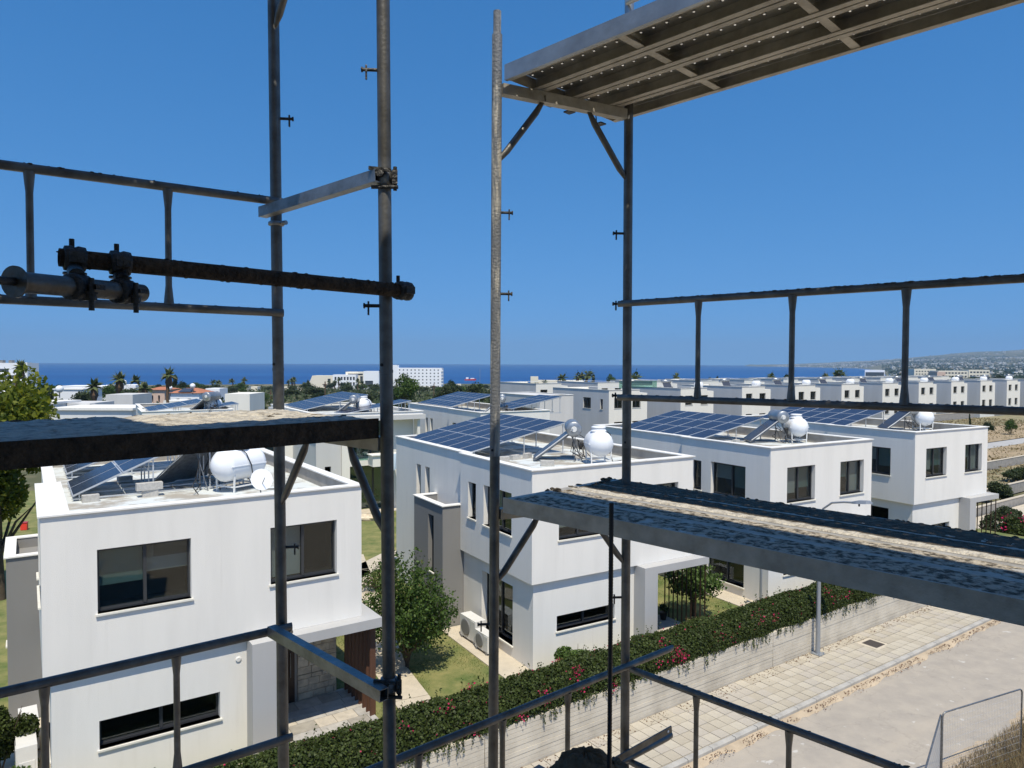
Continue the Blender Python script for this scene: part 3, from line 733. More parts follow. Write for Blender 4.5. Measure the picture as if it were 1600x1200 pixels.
# ---------------------------------------------------------------- roof equipment
def uvplane(name, corners, m, parent, th=.035):
    a, b, c, d = [Vector(p) for p in corners]; n = (b-a).cross(d-a).normalized()*th
    mb = MB().add([a,b,c,d,a-n,b-n,c-n,d-n], [(0,1,2,3),(7,6,5,4),(0,4,5,1),(1,5,6,2),(2,6,7,3),(3,7,4,0)])
    me = mb.mesh(name, m); uv = me.uv_layers.new(name="UVMap")
    st = [(0,0),(1,0),(1,1),(0,1)]
    for i in range(4): uv.data[i].uv = st[i]
    return link(name, me, parent)
def pv_array(v, label, x0, y0, z0, run, rise, cols, rows, cw=1.03, group="blue solar panel arrays on the villa roofs", half=True):
    """low edge at x0 (villa frame), rising towards +x; columns go back along +y"""
    t = thing("solar_array", label, "solar panels", loc2w(v, x0, y0, H_DECK), v.rotation_euler.z, group)
    L = math.hypot(run, rise); pl = L/rows; ux, uz = run/L, rise/L
    for i in range(cols):
        for j in range(rows):
            g = .012; a0, a1 = j*pl+g, (j+1)*pl-g; b0, b1 = i*cw+g, (i+1)*cw-g
            P = lambda a, b, k=0.: (a*ux - k*uz, b, z0 + a*uz + k*ux)
            fr = MB().add([P(a0,b0),P(a1,b0),P(a1,b1),P(a0,b1),P(a0,b0,-.04),P(a1,b0,-.04),P(a1,b1,-.04),P(a0,b1,-.04)], [(0,1,2,3),(7,6,5,4),(0,4,5,1),(1,5,6,2),(2,6,7,3),(3,7,4,0)])
            f = obj("panel", fr, M_['alu'], t)
            for q in ((0,.495),(.505,1)) if half else ((0,1),):
                e = .028; c0, c1 = a0+e+(a1-a0-2*e)*q[0], a0+e+(a1-a0-2*e)*q[1]
                uvplane("cell_sheet", [P(c0,b0+e,.004),P(c1,b0+e,.004),P(c1,b1-e,.004),P(c0,b1-e,.004)], M_['pv'], f, .002)
    st = MB(); W = cols*cw
    for b in [k*W/3 + .1 if k else .1 for k in range(4)]:
        b = min(b, W-.1)
        st.bar((0,b,.06),(run,b,.06),.04,.04); st.bar((0,b,z0-.04),(run,b,z0+rise-.06),.04,.04)
        for fx in (.05,.55,.97): st.bar((run*fx,b,.02),(run*fx,b,z0+rise*fx-.07),.035,.035,(0,1,0))
    obj("support_frame", st, M_['alu'], t)
    return t
def heater(v, label, x, y, yaw=0., s=1.0, wd=1.0):
    """tilted collector (low edge at origin, rising along +x) with a horizontal cylinder above it"""
    t = thing("solar_water_heater", label, "water heater", loc2w(v, x, y, H_DECK), v.rotation_euler.z + R(yaw), "solar water heaters on the villa roofs")
    a = R(37); L = 1.80*s; ux, uz = cos(a), sin(a); w = 1.15*s*wd
    P = lambda q, b, k=0.: Vector((q*ux-k*uz, b, .10+q*uz+k*ux))
    obj("collector_box", MB().add([P(0,0),P(L,0),P(L,w),P(0,w),P(0,0,-.09),P(L,0,-.09),P(L,w,-.09),P(0,w,-.09)], [(0,1,2,3),(7,6,5,4),(0,4,5,1),(1,5,6,2),(2,6,7,3),(3,7,4,0)]), M_['galv'], t)
    obj("collector_glass", MB().add([P(.05,.05,.006),P(L-.05,.05,.006),P(L-.05,w-.05,.006),P(.05,w-.05,.006)], [(0,1,2,3)]), M_['pv'], t)
    c = P(L+.12, -.12); r = .29*s
    obj("cylinder", MB().lathe(c, (0,1,0), [(0,r*.30),(.0,r*.9),(.03,r),(.08,r*1.0),(.09,r*1.04),(.11,r*1.04),(.12,r),(1.25*s,r),(1.27*s,r*1.04),(1.29*s,r*1.04),(1.30*s,r),(1.36*s,r*.9),(1.36*s,r*.3)], 24), M_['zinc'], t)
    obj("end_cap", MB().lathe(c-Vector((0,.03,0)), (0,1,0), [(0,.10),(.03,.11)], 16), M_['ac'], t)
    st = MB(); top = c.z - r*.7
    for b in (.05, w-.05):
        st.tube([(c.x+.05,b,0),(c.x+.05,b,top+.1)], .02, 6); st.tube([(c.x+.05,b,.05),(.1,b,.05)], .018, 6); st.tube([(c.x-.1,b,top),(c.x+.35,b,0)], .016, 6)
    obj("stand", st, M_['galv'], t)
    pi_ = MB(); rg = random.Random(int(abs(x*100)))
    pi_.tube([P(0.1,-.04),P(.6,-.07),P(L-.1,-.05),c+Vector((-.05,-.07,.05))], .022, 6)
    obj("insulated_pipe", pi_, M_['ac'], t)
    pb = MB()
    for k in range(7):
        q = [Vector((c.x+rg.uniform(-.1,.3), rg.uniform(0,1), top*rg.uniform(.4,1)))]
        for _ in range(4): q.append(q[-1] + Vector((rg.uniform(-.1,.3), rg.uniform(-.3,.3), -q[-1].z*rg.uniform(.15,.6))))
        q[-1].z = .03; pb.tube(q, .014, 5)
    obj("black_pipes", pb, M_['black'], t)
    obj("pump_motor", MB().lathe((c.x+.35,.4,.62*s),(0,1,0),[(0,.06),(.02,.09),(.2,.09),(.24,.05)],10).box(c.x+.22,c.x+.34,.2,.34,.45,.62), M_['castiron'], t)
    return t
def water_tank(v, label, x, y, yaw, s=1.0, L=1.45):
    t = thing("water_tank", label, "water tank", loc2w(v, x, y, H_DECK), v.rotation_euler.z + R(yaw), "white water tanks on the villa roofs")
    r = .47*s; z = .30+r; h = L/2
    prof = [(-h,.0),(-h,.10*s),(-h+.06,.25*s),(-h+.2,.40*s),(-h+.30,r*.985),(-h+.34,r),(h-.34,r),(h-.30,r*.985),(h-.2,.40*s),(h-.06,.25*s),(h,.10*s),(h,0)]
    obj("tank_body", MB().lathe((0,0,z),(0,1,0),prof,16), M_['tankw'], t)
    sm = MB().lathe((0,0,z),(0,1,0),[(-h+.02,.17*s),(-h+.09,.30*s)],16)
    obj("seam", MB().box(-r-.006,r+.006,-h+.25,h-.25,z-.012,z+.012), M_['tankw'], t)
    obj("lid", MB().lathe((0,0,z+r-.03),(0,0,1),[(0,.30*s),(.06,.26*s),(.12,.24*s),(.12,.27*s),(.16,.27*s),(.18,.22*s)],18), M_['tankw'], t)
    lg = MB()
    for b in (-h*.55,h*.55):
        for a in (-1,1):
            lg.bar((a*r*.75,b,0),(a*r*.82,b,z-.02),.04,.04,(0,1,0))
        lg.bar((-r*.75,b,.16),(r*.75,b,.16),.04,.04)
    for a in (-1,1): lg.bar((a*r*.75,-h*.55,.16),(a*r*.75,h*.55,.16),.035,.035)
    obj("stand", lg, M_['zinc_white'], t)
    obj("hose", MB().tube([(.1,-h*.2,z+r+.1),(r*.9,-h*.1,z+r*.7),(r*1.12,0,z),(r*1.0,.1,z-r*.7),(r*1.3,.2,.03),(r*2.2,.5,.03)], .016, 6), M_['black'], t)
    return t
def cblock(v, x, y, yaw, label, z=H_DECK, sz=(.40,.2,.19), grp="concrete ballast blocks on the roofs"):
    o = obj("concrete_block", MB().box(-sz[0]/2,sz[0]/2,-sz[1]/2,sz[1]/2,0,sz[2]), M_['cblock'])
    o["label"] = label; o["category"] = "concrete block"; o["group"] = grp
    o.location = loc2w(v, x, y, z); o.rotation_euler.z = v.rotation_euler.z + R(yaw); return o

pv_array(V2, "large three-row solar array on the middle villa roof behind the heater", .72, 5.55, .34, 4.55, .98, 6, 3, half=True)
pv_array(V3, "large solar array on the third villa roof, right of the scaffold post", .98, 4.55, .34, 4.1, .80, 6, 3)
pv_array(V4, "large solar array on the fourth villa roof near the low guardrail", .72, 4.45, .34, 3.9, .78, 6, 3)
pv_array(V1, "small tilted solar array on the nearest villa roof beside stacked blocks", .76, 3.98, .17, 3.6, 1.60, 2, 3, 1.36, half=False)
pv_array(V1, "second small solar array behind the first on the nearest villa roof", .80, 8.3, .2, 3.4, 1.3, 2, 3, 1.2, half=False)
heater(V1, "grey solar water heater on the nearest villa roof, its back to the long tank", 2.9, 5.5, -55, 1.15, 1.6)
heater(V2, "solar water heater with shiny cylinder beside the middle villa's white tank", 2.75, 4.2, -32)
heater(V3, "solar water heater on the third villa roof, in front of its solar array", 3.55, 4.1, -32)
heater(V4, "solar water heater on the fourth villa roof under the guardrail upright", 3.75, 3.9, -32)
water_tank(V1, "long white water tank on the nearest villa roof behind the parapet", 4.95, 3.55, -62, 1.0, 1.75)
water_tank(V2, "white water tank with screw lid on the middle villa roof", 4.58, 2.55, -22, 1.02, 1.35)
water_tank(V3, "white water tank on the third villa roof seen end on", 5.85, 3.3, -28, .98, 1.3)
water_tank(V4, "white water tank on the fourth villa roof beside the dry field", 5.6, 2.9, -28, .98, 1.3)
cblock(V1, 1.18, 3.8, 4, "small concrete block under the low end of the nearest solar array")
cblock(V1, 2.62, 3.8, -2, "lower concrete block of the two stacked by the nearest solar array")
cblock(V1, 2.60, 3.78, 3, "upper long concrete block of the two stacked by the nearest solar array", H_DECK+.19, (.66,.22,.2))
cblock(V1, 2.3, 6.8, 12, "concrete block in the shade behind the nearest solar array")
cblock(V2, 2.55, 2.95, -30, "lone concrete block on the middle villa roof before the heater", sz=(.5,.2,.2))
for k, (x, y) in enumerate(((1.75,4.75),(2.4,5.0),(3.1,5.2))):
    cblock(V2, x, y, 20*k-10, ("first","second","third")[k] + " concrete block at the open side of the middle villa's solar array")
for k, (x, y) in enumerate(((2.2,4.2),(2.9,4.35))):
    cblock(V3, x, y, 15*k, ("left","right")[k] + " concrete block at the open side of the third villa's solar array")
for k, (x, y) in enumerate(((2.3,4.1),(2.9,4.0),(3.3,4.2))):
    cblock(V4, x, y, 15*k, ("left","middle","right")[k] + " concrete block by the fourth villa's solar array")
# satellite dish on the nearest roof
ds = thing("satellite_dish", "small white satellite dish at the parapet of the nearest villa roof", "satellite dish", loc2w(V1, 5.25, 2.3, H_DECK), R(34.4+20))
ax = Vector((-.25,-.85,.35)).normalized()
obj("dish", MB().lathe((0,0,.42), ax, [(0,.02),(.02,.12),(.05,.22),(.09,.30),(.095,.31)], 24), M_['tankw'], ds)
obj("arm", MB().tube([(0,0,.22),Vector((0,0,.40))+ax*.36],.012,6).tube([(0,0,0),(0,.04,.42)],.018,8), M_['galv'], ds)

# air conditioners
def ac_unit(loc, yaw, label, s=1.0):
    t = thing("air_conditioner", label, "air conditioner", loc, yaw, "cream air conditioner units by the villa walls")
    w, d, h = .86*s, .34*s, .66*s
    obj("casing", MB().box(0,w,0,d,.08,h), M_['ac'], t)
    obj("feet", MB().box(.08,.14,-.02,d+.02,0,.08).box(w-.14,w-.08,-.02,d+.02,0,.08), M_['acg'], t)
    obj("fan_grille", MB().lathe((w*.36,-.004,.08+(h-.08)*.5),(0,-1,0),[(0,.24*s),(.012,.24*s),(.014,.19*s),(.02,.05)],20), M_['acg'], t)
    obj("side_panel", MB().box(w*.72,w*.985,-.012,-.001,.12,h-.04).box(w+.001,w+.014,.05,d-.05,.3*h,.55*h), M_['ac'], t)
    return t
p = loc2w(V2,-.02,0,0)
for x, y, yaw, lb in ((-.50, 3.95, -88, "left air conditioner on the apron of the middle villa, under the tree branches"), (-.55, 2.75, -88, "right air conditioner nearer the street on the apron of the middle villa")):
    ac_unit(loc2w(V2, x, y, .035), V2.rotation_euler.z + R(yaw), lb, 1.0 if 'right' in lb else 1.25)
ac_unit(loc2w(V1,-.5,3.9,.035), V1.rotation_euler.z+R(-88), "back air conditioner beside the grey annex of the nearest villa", 1.2)
ac_unit(loc2w(V1,-.55,2.6,.035), V1.rotation_euler.z+R(-88), "front air conditioner low at the left wall of the nearest villa", 1.2)
ac_unit(loc2w(V3,-.6,3.9,.035), V3.rotation_euler.z+R(-88), "air conditioner behind the small tree at the third villa", 1.0)
# outdoor light on nearest villa
wl = thing("wall_light", "round cream bulkhead light on the nearest villa's lower wall", "wall light", loc2w(V1,4.1,D_,2.35), R(34.4))
obj("wall_ring", MB().lathe((0,0,0),(0,-1,0),[(0,.07),(.02,.07),(.03,.05)],16), M_['ac'], wl)
wl2 = thing("security_camera", "white camera on a grey post by the third villa's street corner", "camera", loc2w(V3,-.35,.1,0), R(30.8))
obj("post", MB().tube([(0,0,0),(0,0,2.1)],.05,10), M_['lampgrey'], wl2); obj("housing", MB().lathe((-.28,-.05,1.9),(1,.1,0),[(0,.05),(.02,.06),(.2,.06),(.22,.03)],12).tube([(-.1,0,1.9),(0,0,1.9)],.02,6), M_['tankw'], wl2)

# ================================================================== SCAFFOLD
UR = Vector((.705,-.709,0)).normalized(); NR = Vector((.709,.705,0)).normalized()
UL = Vector((.7071,.7071,0)); NL = Vector((-.7071,.7071,0))
AR = Vector((-.035,3.362,0)); AL = Vector((-.492,2.597,0))
YR = math.atan2(UR.y, UR.x); YL = math.atan2(UL.y, UL.x)
ZR0, ZR1, ZL0, ZL1 = -.645, 1.385, -.21, 1.80
RT = .02415
def V3_(p, z): return Vector((p.x, p.y, z))
def pole_line(pa, pb, d):
    a = PY(*pa, d); b = PY(*pb, d); k = (b-a)/(b.z-a.z)
    return lambda z: a + k*(z-a.z)
L1 = pole_line((427,0),(443,1200),3.16); L2 = pole_line((598.5,0),(609,1200),2.60)
L3 = pole_line((777,20),(770.5,1200),3.41); L4 = pole_line((982,200),(976,1200),3.77)
far = UR*3.07
L5 = lambda z: L3(z) + far; L6 = lambda z: L4(z) + far
L7 = lambda z: L1(z) - UL*2.57; L8 = lambda z: L2(z) - UL*2.57
def pin(par, p, d, L=.05):
    """toggle pin that holds a guardrail: short stud with a drop-over blade"""
    p = Vector(p); d = Vector(d).normalized(); q = p + d*(RT+L)
    mb = MB().tube([p+d*(RT-.003), q], .0065, 8); mb.tube([q, q+d*.006], .010, 8)
    mb.bar(q-d*.012+Vector((0,0,.016)), q-d*.012-Vector((0,0,.034)), .012, .006, d)
    obj("toggle_pin", mb, M_['castiron'], par)
def scaf_frame(name, label, La, Lb, z0, z1, zt, pins, m='galvd', loc=None, spig=True, braces=True, ma=None):
    base = La(z0); t = thing(name, label, "scaffold frame", base, 0, "galvanised scaffold frames"); B = lambda p: Vector(p) - base
    for Lq, mm in ((La, ma or m), (Lb, m)):
        mb = MB(); mb.tube([B(Lq(z0)), B(Lq(z1))], RT, 20)
        mb.tube([B(Lq(z0)), B(Lq(z0+.012))], RT+.0012, 20)
        if spig: mb.tube([B(Lq(z1)), B(Lq(z1+.11))], .0185, 16)
        obj("upright", mb, M_[mm], t)
        for hz in (.03,): 
            q = B(Lq(z0+hz)); obj("hole_shade_disc", MB().tube([q+Vector((-.012,-RT-.0008,0)), q+Vector((-.012,-RT+.004,0))], .006, 10), M_['black'], t)  # black disc; the shade inside a pin hole put in as colour
    a, b = B(La(zt)), B(Lb(zt)); d = (b-a).normalized()
    obj("transom", MB().bar(a+d*RT, b-d*RT, .045, .05), M_['zincu'], t)
    if braces:
        for p, s in ((a, 1), (b, -1)):
            mb = MB(); mb.tube([p+d*s*RT*.6-Vector((0,0,.33)), p+d*s*(RT+.03)-Vector((0,0,.285)), p+d*s*.215-Vector((0,0,.075)), p+d*s*.25-Vector((0,0,.02))], [.012,.0165,.0165,.012], 12, sq=[.5,1,1,.5])
            obj("corner_brace", mb, M_[m], t)
    for who, z, dr in pins: pin(t, B((La, Lb)[who](z)), dr)
    return t
def zpx(L, py):       # height on a pole that shows at pixel row py
    lo, hi = -4, 4
    for _ in range(40):
        m_ = (lo+hi)/2; p = L(m_); c, s = cos(PITCH), sin(PITCH)
        d = p.y*c+p.z*s; Y = -p.y*s+p.z*c; y = 600 - F*(-p.x*sin(ROLL)+Y)/d
        if y > py: lo = m_
        else: hi = m_
    return lo
out = Vector((1,.1,0)); inn_ = Vector((-1,-.1,0))
zj3, zj4, zj1, zj2 = zpx(L3,716), zpx(L4,696), zpx(L1,577), zpx(L2,586)
zj = (zj3+zj4)/2; zjl = (zj1+zj2)/2
fr_ru = scaf_frame("scaffold", "upper right frame, left leg splashed with pale cement, carrying the high perforated deck", L3, L4, zj, zj+2.0, ZR1-.085,
    [(0,zpx(L3,332),out),(0,zpx(L3,459),out),(1,zpx(L4,365),inn_),(1,zpx(L4,475),inn_),(1,zpx(L4,618),inn_)], ma='galvc')
scaf_frame("scaffold", "lower right frame under the long diagonal deck, behind the black rebar", L3, L4, zj-2.0, zj-.0005, ZR0-.085,
    [(0,zpx(L3,975),inn_),(1,zpx(L4,933),inn_),(1,zpx(L4,1045),inn_)], spig=False)
scaf_frame("scaffold", "upper left frame passing out of the top of the picture", L1, L2, zjl, zjl+2.0, zjl+1.83,
    [(0,zpx(L1,185),out),(1,zpx(L2,110),inn_),(1,zpx(L2,478),inn_)])
scaf_frame("scaffold", "lower left frame under the crusted deck, in front of the nearest villa", L1, L2, zjl-2.0, zjl-.0005, ZL0-.09,
    [(0,zpx(L1,855),out)], spig=False)
scaf_frame("scaffold", "far right frame outside the picture at the other end of the right bay", L5, L6, zj, zj+2.0, ZR1-.085, [])
scaf_frame("scaffold", "lower far right frame outside the picture below the right bay", L5, L6, zj-2.0, zj-.0005, ZR0-.085, [], spig=False)
scaf_frame("scaffold", "far left frame outside the picture at the other end of the left bay", L7, L8, zjl, zjl+2.0, zjl+1.83, [])
scaf_frame("scaffold", "lower far left frame outside the picture below the left bay", L7, L8, zjl-2.0, zjl-.0005, ZL0-.09, [], spig=False)
gp = thing("guard_post", "bright guard post standing on the outer leg above the high deck", "scaffold post", L4(zj+2.0), 0)
obj("post_tube", MB().tube([(0,0,0),(0,0,1.1)], RT, 18), M_['zinc'], gp)
q = L4(zj+2.0)

def t_at_px(p, q, px):
    lo, hi = 0., 1.
    for _ in range(40):
        m_ = (lo+hi)/2; v = p.lerp(q, m_); x = 800+F*(v.x)/(v.y*cos(PITCH)+v.z*sin(PITCH))
        up = (p.x/p.y < q.x/q.y)
        if (x < px) == up: lo = m_
        else: hi = m_
    return lo
def guardrail(label, p, q, drop, posts, r=.0175, crud=0, m='galvd', rp=.0125, seed=0, bottom=True, sq=1.0, endcap=True):
    p = Vector(p); q = Vector(q); t = thing("guardrail", label, "guardrail", p, 0, "double guardrails of the scaffold"); B = lambda v: Vector(v)-p
    d = (q-p).normalized(); Z = Vector((0,0,1))
    def rail(nm, a, b):
        mb = MB().tube([B(a), B(a+d*.05), B(b-d*.05), B(b)], [r,r,r,r], 14, sq=[.55,1,1,.55])
        obj(nm, mb, M_[m], t)
    rail("top_rail", p, q)
    dz = Vector((0,0,drop))
    if bottom: rail("bottom_rail", p-dz, q-dz)
    side = d.cross(Z)
    for k in posts:
        c = p.lerp(q, k)
        e = c-dz if bottom else c-Vector((0,0,drop))
        mb = MB().tube([B(c-Z*r*.6), B(c-Z*(r+.012)), B(c-Z*(r+.07)), B(e+Z*(r+.07)), B(e+Z*(r+.012)), B(e+Z*r*.6)], [rp*1.55,rp*1.45,rp,rp,rp*1.45,rp*1.55], 12)
        obj("upright", mb, M_[m], t)
    if crud:
        rg = random.Random(seed+7); mb = MB(); L = (q-p).length
        for i in range(crud):
            x = rg.random()**.8*L; k = rg.uniform(.002,.0065)
            mb.blob(B(p+d*x+Z*(r*.92)+side*rg.uniform(-.5,.5)*r), k*rg.uniform(.8,2.6), k, k*.5, rg.randrange(999), .35, 4)
            if bottom and i % 2: mb.blob(B(p+d*x-dz+Z*(r*.92)), k*1.6, k, k*.5, rg.randrange(999), .35, 4)
        obj("cement_splashes", mb, M_['crudd'], t, kind="stuff")
    return t
def ext(p, q, k): return p + (q-p)*k
zg = PY(980,473,3.74).z
p_, q_ = PY(966,475,3.74), PZ(1600,435,zg); q_ = ext(p_, q_, 1.25)
guardrail("cement-crusted guardrail across the right sky with three uprights", p_, q_, .49, [t_at_px(p_,q_,x) for x in (1091,1238,1416)], crud=230, seed=1, r=.0165)
zg = PY(440,313,3.14).z
p_, q_ = PY(442,316,3.14), PZ(0,257,zg); q_ = ext(p_, q_, 1.5)
guardrail("guardrail across the left sky above the crusted deck with two uprights", p_, q_, .485, [t_at_px(p_,q_,x) for x in (44,261)], crud=60, seed=2)
zg = PY(450,982,3.14).z
p_, q_ = PY(456,979,3.14), PZ(0,1083,zg); q_ = ext(p_, q_, 1.4)
guardrail("dark guardrail crossing in front of the nearest villa at lower left", p_, q_, .50, [t_at_px(p_,q_,x) for x in (71,277)], crud=0, seed=3, r=.019)
zg = PY(980,1043,3.74).z
p_, q_ = PY(984,1045,3.74), PZ(1390,1196,zg); q_ = ext(p_, q_, 2.2)
guardrail("dark guardrail falling to the right over the street", p_, q_, .50, [t_at_px(p_,q_,x) for x in (1090,1235)]+[.6], crud=50, seed=4, r=.0175)
zg = PY(977,1041,3.70).z
p_, q_ = PZ(1051,1012,zg), PZ(600,1195,zg); q_ = ext(p_, q_, 1.25)
guardrail("flat end guardrail crossing both right legs, its loose end over the hedge", p_, q_, .50, [t_at_px(p_,q_,x) for x in (889,787,656)], crud=0, seed=5, r=.017)
a_ = L4(zj+2.0+.32); guardrail("bright rail on the guard post above the high deck", a_+Vector((-.02,-.03,0)), a_+UR*2.57, .9, [], m='zinc', bottom=False)
# handle: a flat lower bar with a hole at its end
lb = thing("loose_flat_bar", "short flat steel bar with a bolt hole sticking out beyond the right leg", "steel bar", PY(962,1188,3.62))
a_ = Vector((0,0,0)); b_ = PY(1049,1139,3.86)-PY(962,1188,3.62)
obj("bar_body", MB().bar(a_, b_, .008, .036), M_['galvd'], lb)
d_ = b_.normalized(); n_ = d_.cross(Vector((0,0,1))).normalized()
obj("hole_light_disc", MB().tube([b_-d_*.03-n_*.006, b_-d_*.03+n_*.006], .007, 12), M_['tankw'], lb)  # white disc; the brightness seen through the hole put in as colour
obj("end_bolt", MB().tube([a_-n_*.02, a_+n_*.03], .012, 6).tube([a_+n_*.01,a_+n_*.02],.02,6), M_['castiron'], lb)

def half_coupler(par, c, axis, up, m='castiron', r=.0245):
    """forged clamp round a tube: two shells, hinge lug and swing bolt with nut"""
    c = Vector(c); axis = Vector(axis).normalized(); up = Vector(up).normalized(); side = axis.cross(up)
    mb = MB()
    mb.lathe(c-axis*.026, axis, [(0,r+.002),(.002,r+.008),(.018,r+.010),(.026,r+.006),(.034,r+.010),(.050,r+.008),(.052,r+.002)], 14)
    mb.bar(c+side*(r+.006)-axis*.016, c+side*(r+.030)-axis*.016, .030, .012, up); mb.bar(c-side*(r+.004), c-side*(r+.022), .034, .026, up)
    obj("clamp", mb, M_[m], par)
    b = c+side*(r+.017)
    obj("bolt", MB().tube([b-up*.022, b+up*.058], .0068, 8).tube([b+up*.018, b+up*.033], .0125, 6, ).tube([b+up*.012,b+up*.018],.015,10), M_[m], par)
# rusty cantilever tube
r0, r1 = PY(636,455,2.555), PY(92,402,1.87)
rt = thing("rusty_tube", "rusty scaffold tube crossing the left frame under the sky guardrail", "scaffold tube", r0)
d_ = (r1-r0).normalized(); mb = MB().pipe((0,0,0), r1-r0, RT, 20)
rg = random.Random(9)
for i in range(150):
    k = rg.uniform(.0015,.0045); x = rg.random()*(r1-r0).length; th = rg.uniform(0,2*pi); s_ = d_.cross(Vector((0,0,1))).normalized(); u_ = s_.cross(d_)
    mb.blob(d_*x + (s_*cos(th)+u_*sin(th))*RT, k*2, k*1.5, k*.6, i, .3, 3)
obj("tube", mb, M_['rust'], rt)
t0, t1 = PY(222,458,1.99), PY(22,440,1.60)
M_['galvk'] = mat("dull_dark_zinc", (.14,.135,.125), .42, .6, .0, 16, (.08,.075,.065), bump=.15, bscale=60)
tt = thing("tie_tube", "short dull steel tube with end plate and threaded rod hanging under the rusty tube", "scaffold tube", t0)
d2 = (t1-t0).normalized(); mb = MB().pipe((0,0,0), t1-t0, .0243, 20); obj("tube", mb, M_['galvk'], tt)
e = t1-t0; obj("end_plate", MB().lathe(e-d2*.004, d2, [(0,.036),(.005,.036)], 22), M_['galvk'], tt)
mb = MB().lathe(e, d2, [(i*.004, .010 if i%2 else .0085) for i in range(40)], 12); obj("threaded_rod", mb, M_['castiron'], tt)
for k, (px, pu, pd, dd) in enumerate(((116,410,449,1.865),(187,417,456,1.99))):
    # where each tube passes this column of the coupler
    a = r0 + (r1-r0)*t_at_px(r0, r1, px); b = t0 + (t1-t0)*t_at_px(t0, t1, px+4)
    cp_ = thing("swivel_coupler", ("left" if k == 0 else "right") + " black swivel coupler joining the rusty tube to the short steel tube", "coupler", a, 0, "swivel couplers on the rusty tube")
    half_coupler(cp_, (0,0,0), d_, Vector((0,0,1))); half_coupler(cp_, b-a, d2, Vector((0,0,-1)))
    obj("swivel_body", MB().tube([(0,0,-RT-.004), (b-a)*1+Vector((0,0,RT+.004))], .019, 12).tube([(0,0,-RT-.012),(0,0,-RT-.018)],.028,12), M_['castiron'], cp_)
cc = thing("end_coupler", "black coupler clamping the rusty tube's right end to the second pole", "coupler", r0-d_*0+d_*.012)
half_coupler(cc, (0,0,0), d_, Vector((0,0,1)))
obj("jaw", MB().lathe((0,0,0), d_.cross(Vector((0,0,1))), [(-.01,.022),(.02,.030),(.05,.028)], 10), M_['castiron'], cc)
# square end rails between the two legs of the left frame
for k, (pa, pb, lbl) in enumerate((((592,275,2.565),(410,332,3.09),"square steel end rail between the left poles against the sky"), ((600,1086,2.51),(424,985,3.06),"square steel end rail between the left poles in front of the porch"))):
    a, b = PY(*pa), PY(*pb); t = thing("end_rail", lbl, "scaffold rail", a, 0, "square end rails of the left frame"); v = b-a; d = v.normalized(); n = d.cross(Vector((0,0,1))).normalized(); u = n.cross(d)
    mb = MB(); w = .019; h = .022; th = .003
    P = lambda q, s1, s2: q + n*s1 + u*s2
    ring = [(-w,-h),(w,-h),(w,h),(-w,h)]; ri = [(-w+th,-h+th),(w-th,-h+th),(w-th,h-th),(-w+th,h-th)]
    z_ = Vector((0,0,0)); vs = [P(z_,*c) for c in ring]+[P(v,*c) for c in ring]+[P(z_,*c) for c in ri]+[P(v,*c) for c in ri]
    fs = [(i,(i+1)%4,4+(i+1)%4,4+i) for i in range(4)]+[(8+i,12+i,12+(i+1)%4,8+(i+1)%4) for i in range(4)]+[(i,8+i,8+(i+1)%4,(i+1)%4) for i in range(4)]+[(4+i,4+(i+1)%4,12+(i+1)%4,12+i) for i in range(4)]
    mb.add(vs, fs); obj("square_tube", mb, M_['galv'], t)
    zc = a.z; c1 = L2(zc)-a; cm = MB(); cm.lathe(c1-Vector((0,0,.026)), (0,0,1), [(0,RT+.003),(.004,RT+.008),(.048,RT+.008),(.052,RT+.003)], 14)
    obj("clamp", cm, M_['galv'], t)
    s_ = Vector((1,-.2,0)).normalized(); b1 = MB().bar(c1+s_*(RT+.004)+Vector((0,-.01,0)), c1+s_*(RT+.022), .035, .05).tube([c1+s_*(RT+.016)+Vector((0,0,-.045)), c1+s_*(RT+.016)+Vector((0,0,.04))], .007, 8)
    b1.tube([c1-s_*(RT+.02)+Vector((0,-.03,-.036)), c1+s_*(RT+.03)+Vector((0,-.02,-.038))], .007, 8).tube([c1+Vector((-.01,-RT-.022,.01)), c1+Vector((-.01,-RT,.01))], .015, 6).bar(c1+Vector((-.05,-RT-.014,.028)), c1+Vector((.03,-RT-.014,.02)), .010, .012)
    obj("wedge_and_bolts", b1, M_['castiron'], t)
    c2 = L1(b.z)-a; cm2 = MB().lathe(c2-Vector((0,0,.045)), (0,0,1), [(0,RT+.003),(.003,RT+.010),(.016,RT+.010),(.02,RT+.003)], 14).tube([c2+Vector((RT+.01,-.02,-.035)), c2+Vector((RT+.03,-.03,-.035))],.010,8)
    obj("clamp", cm2, M_['galv'], t)

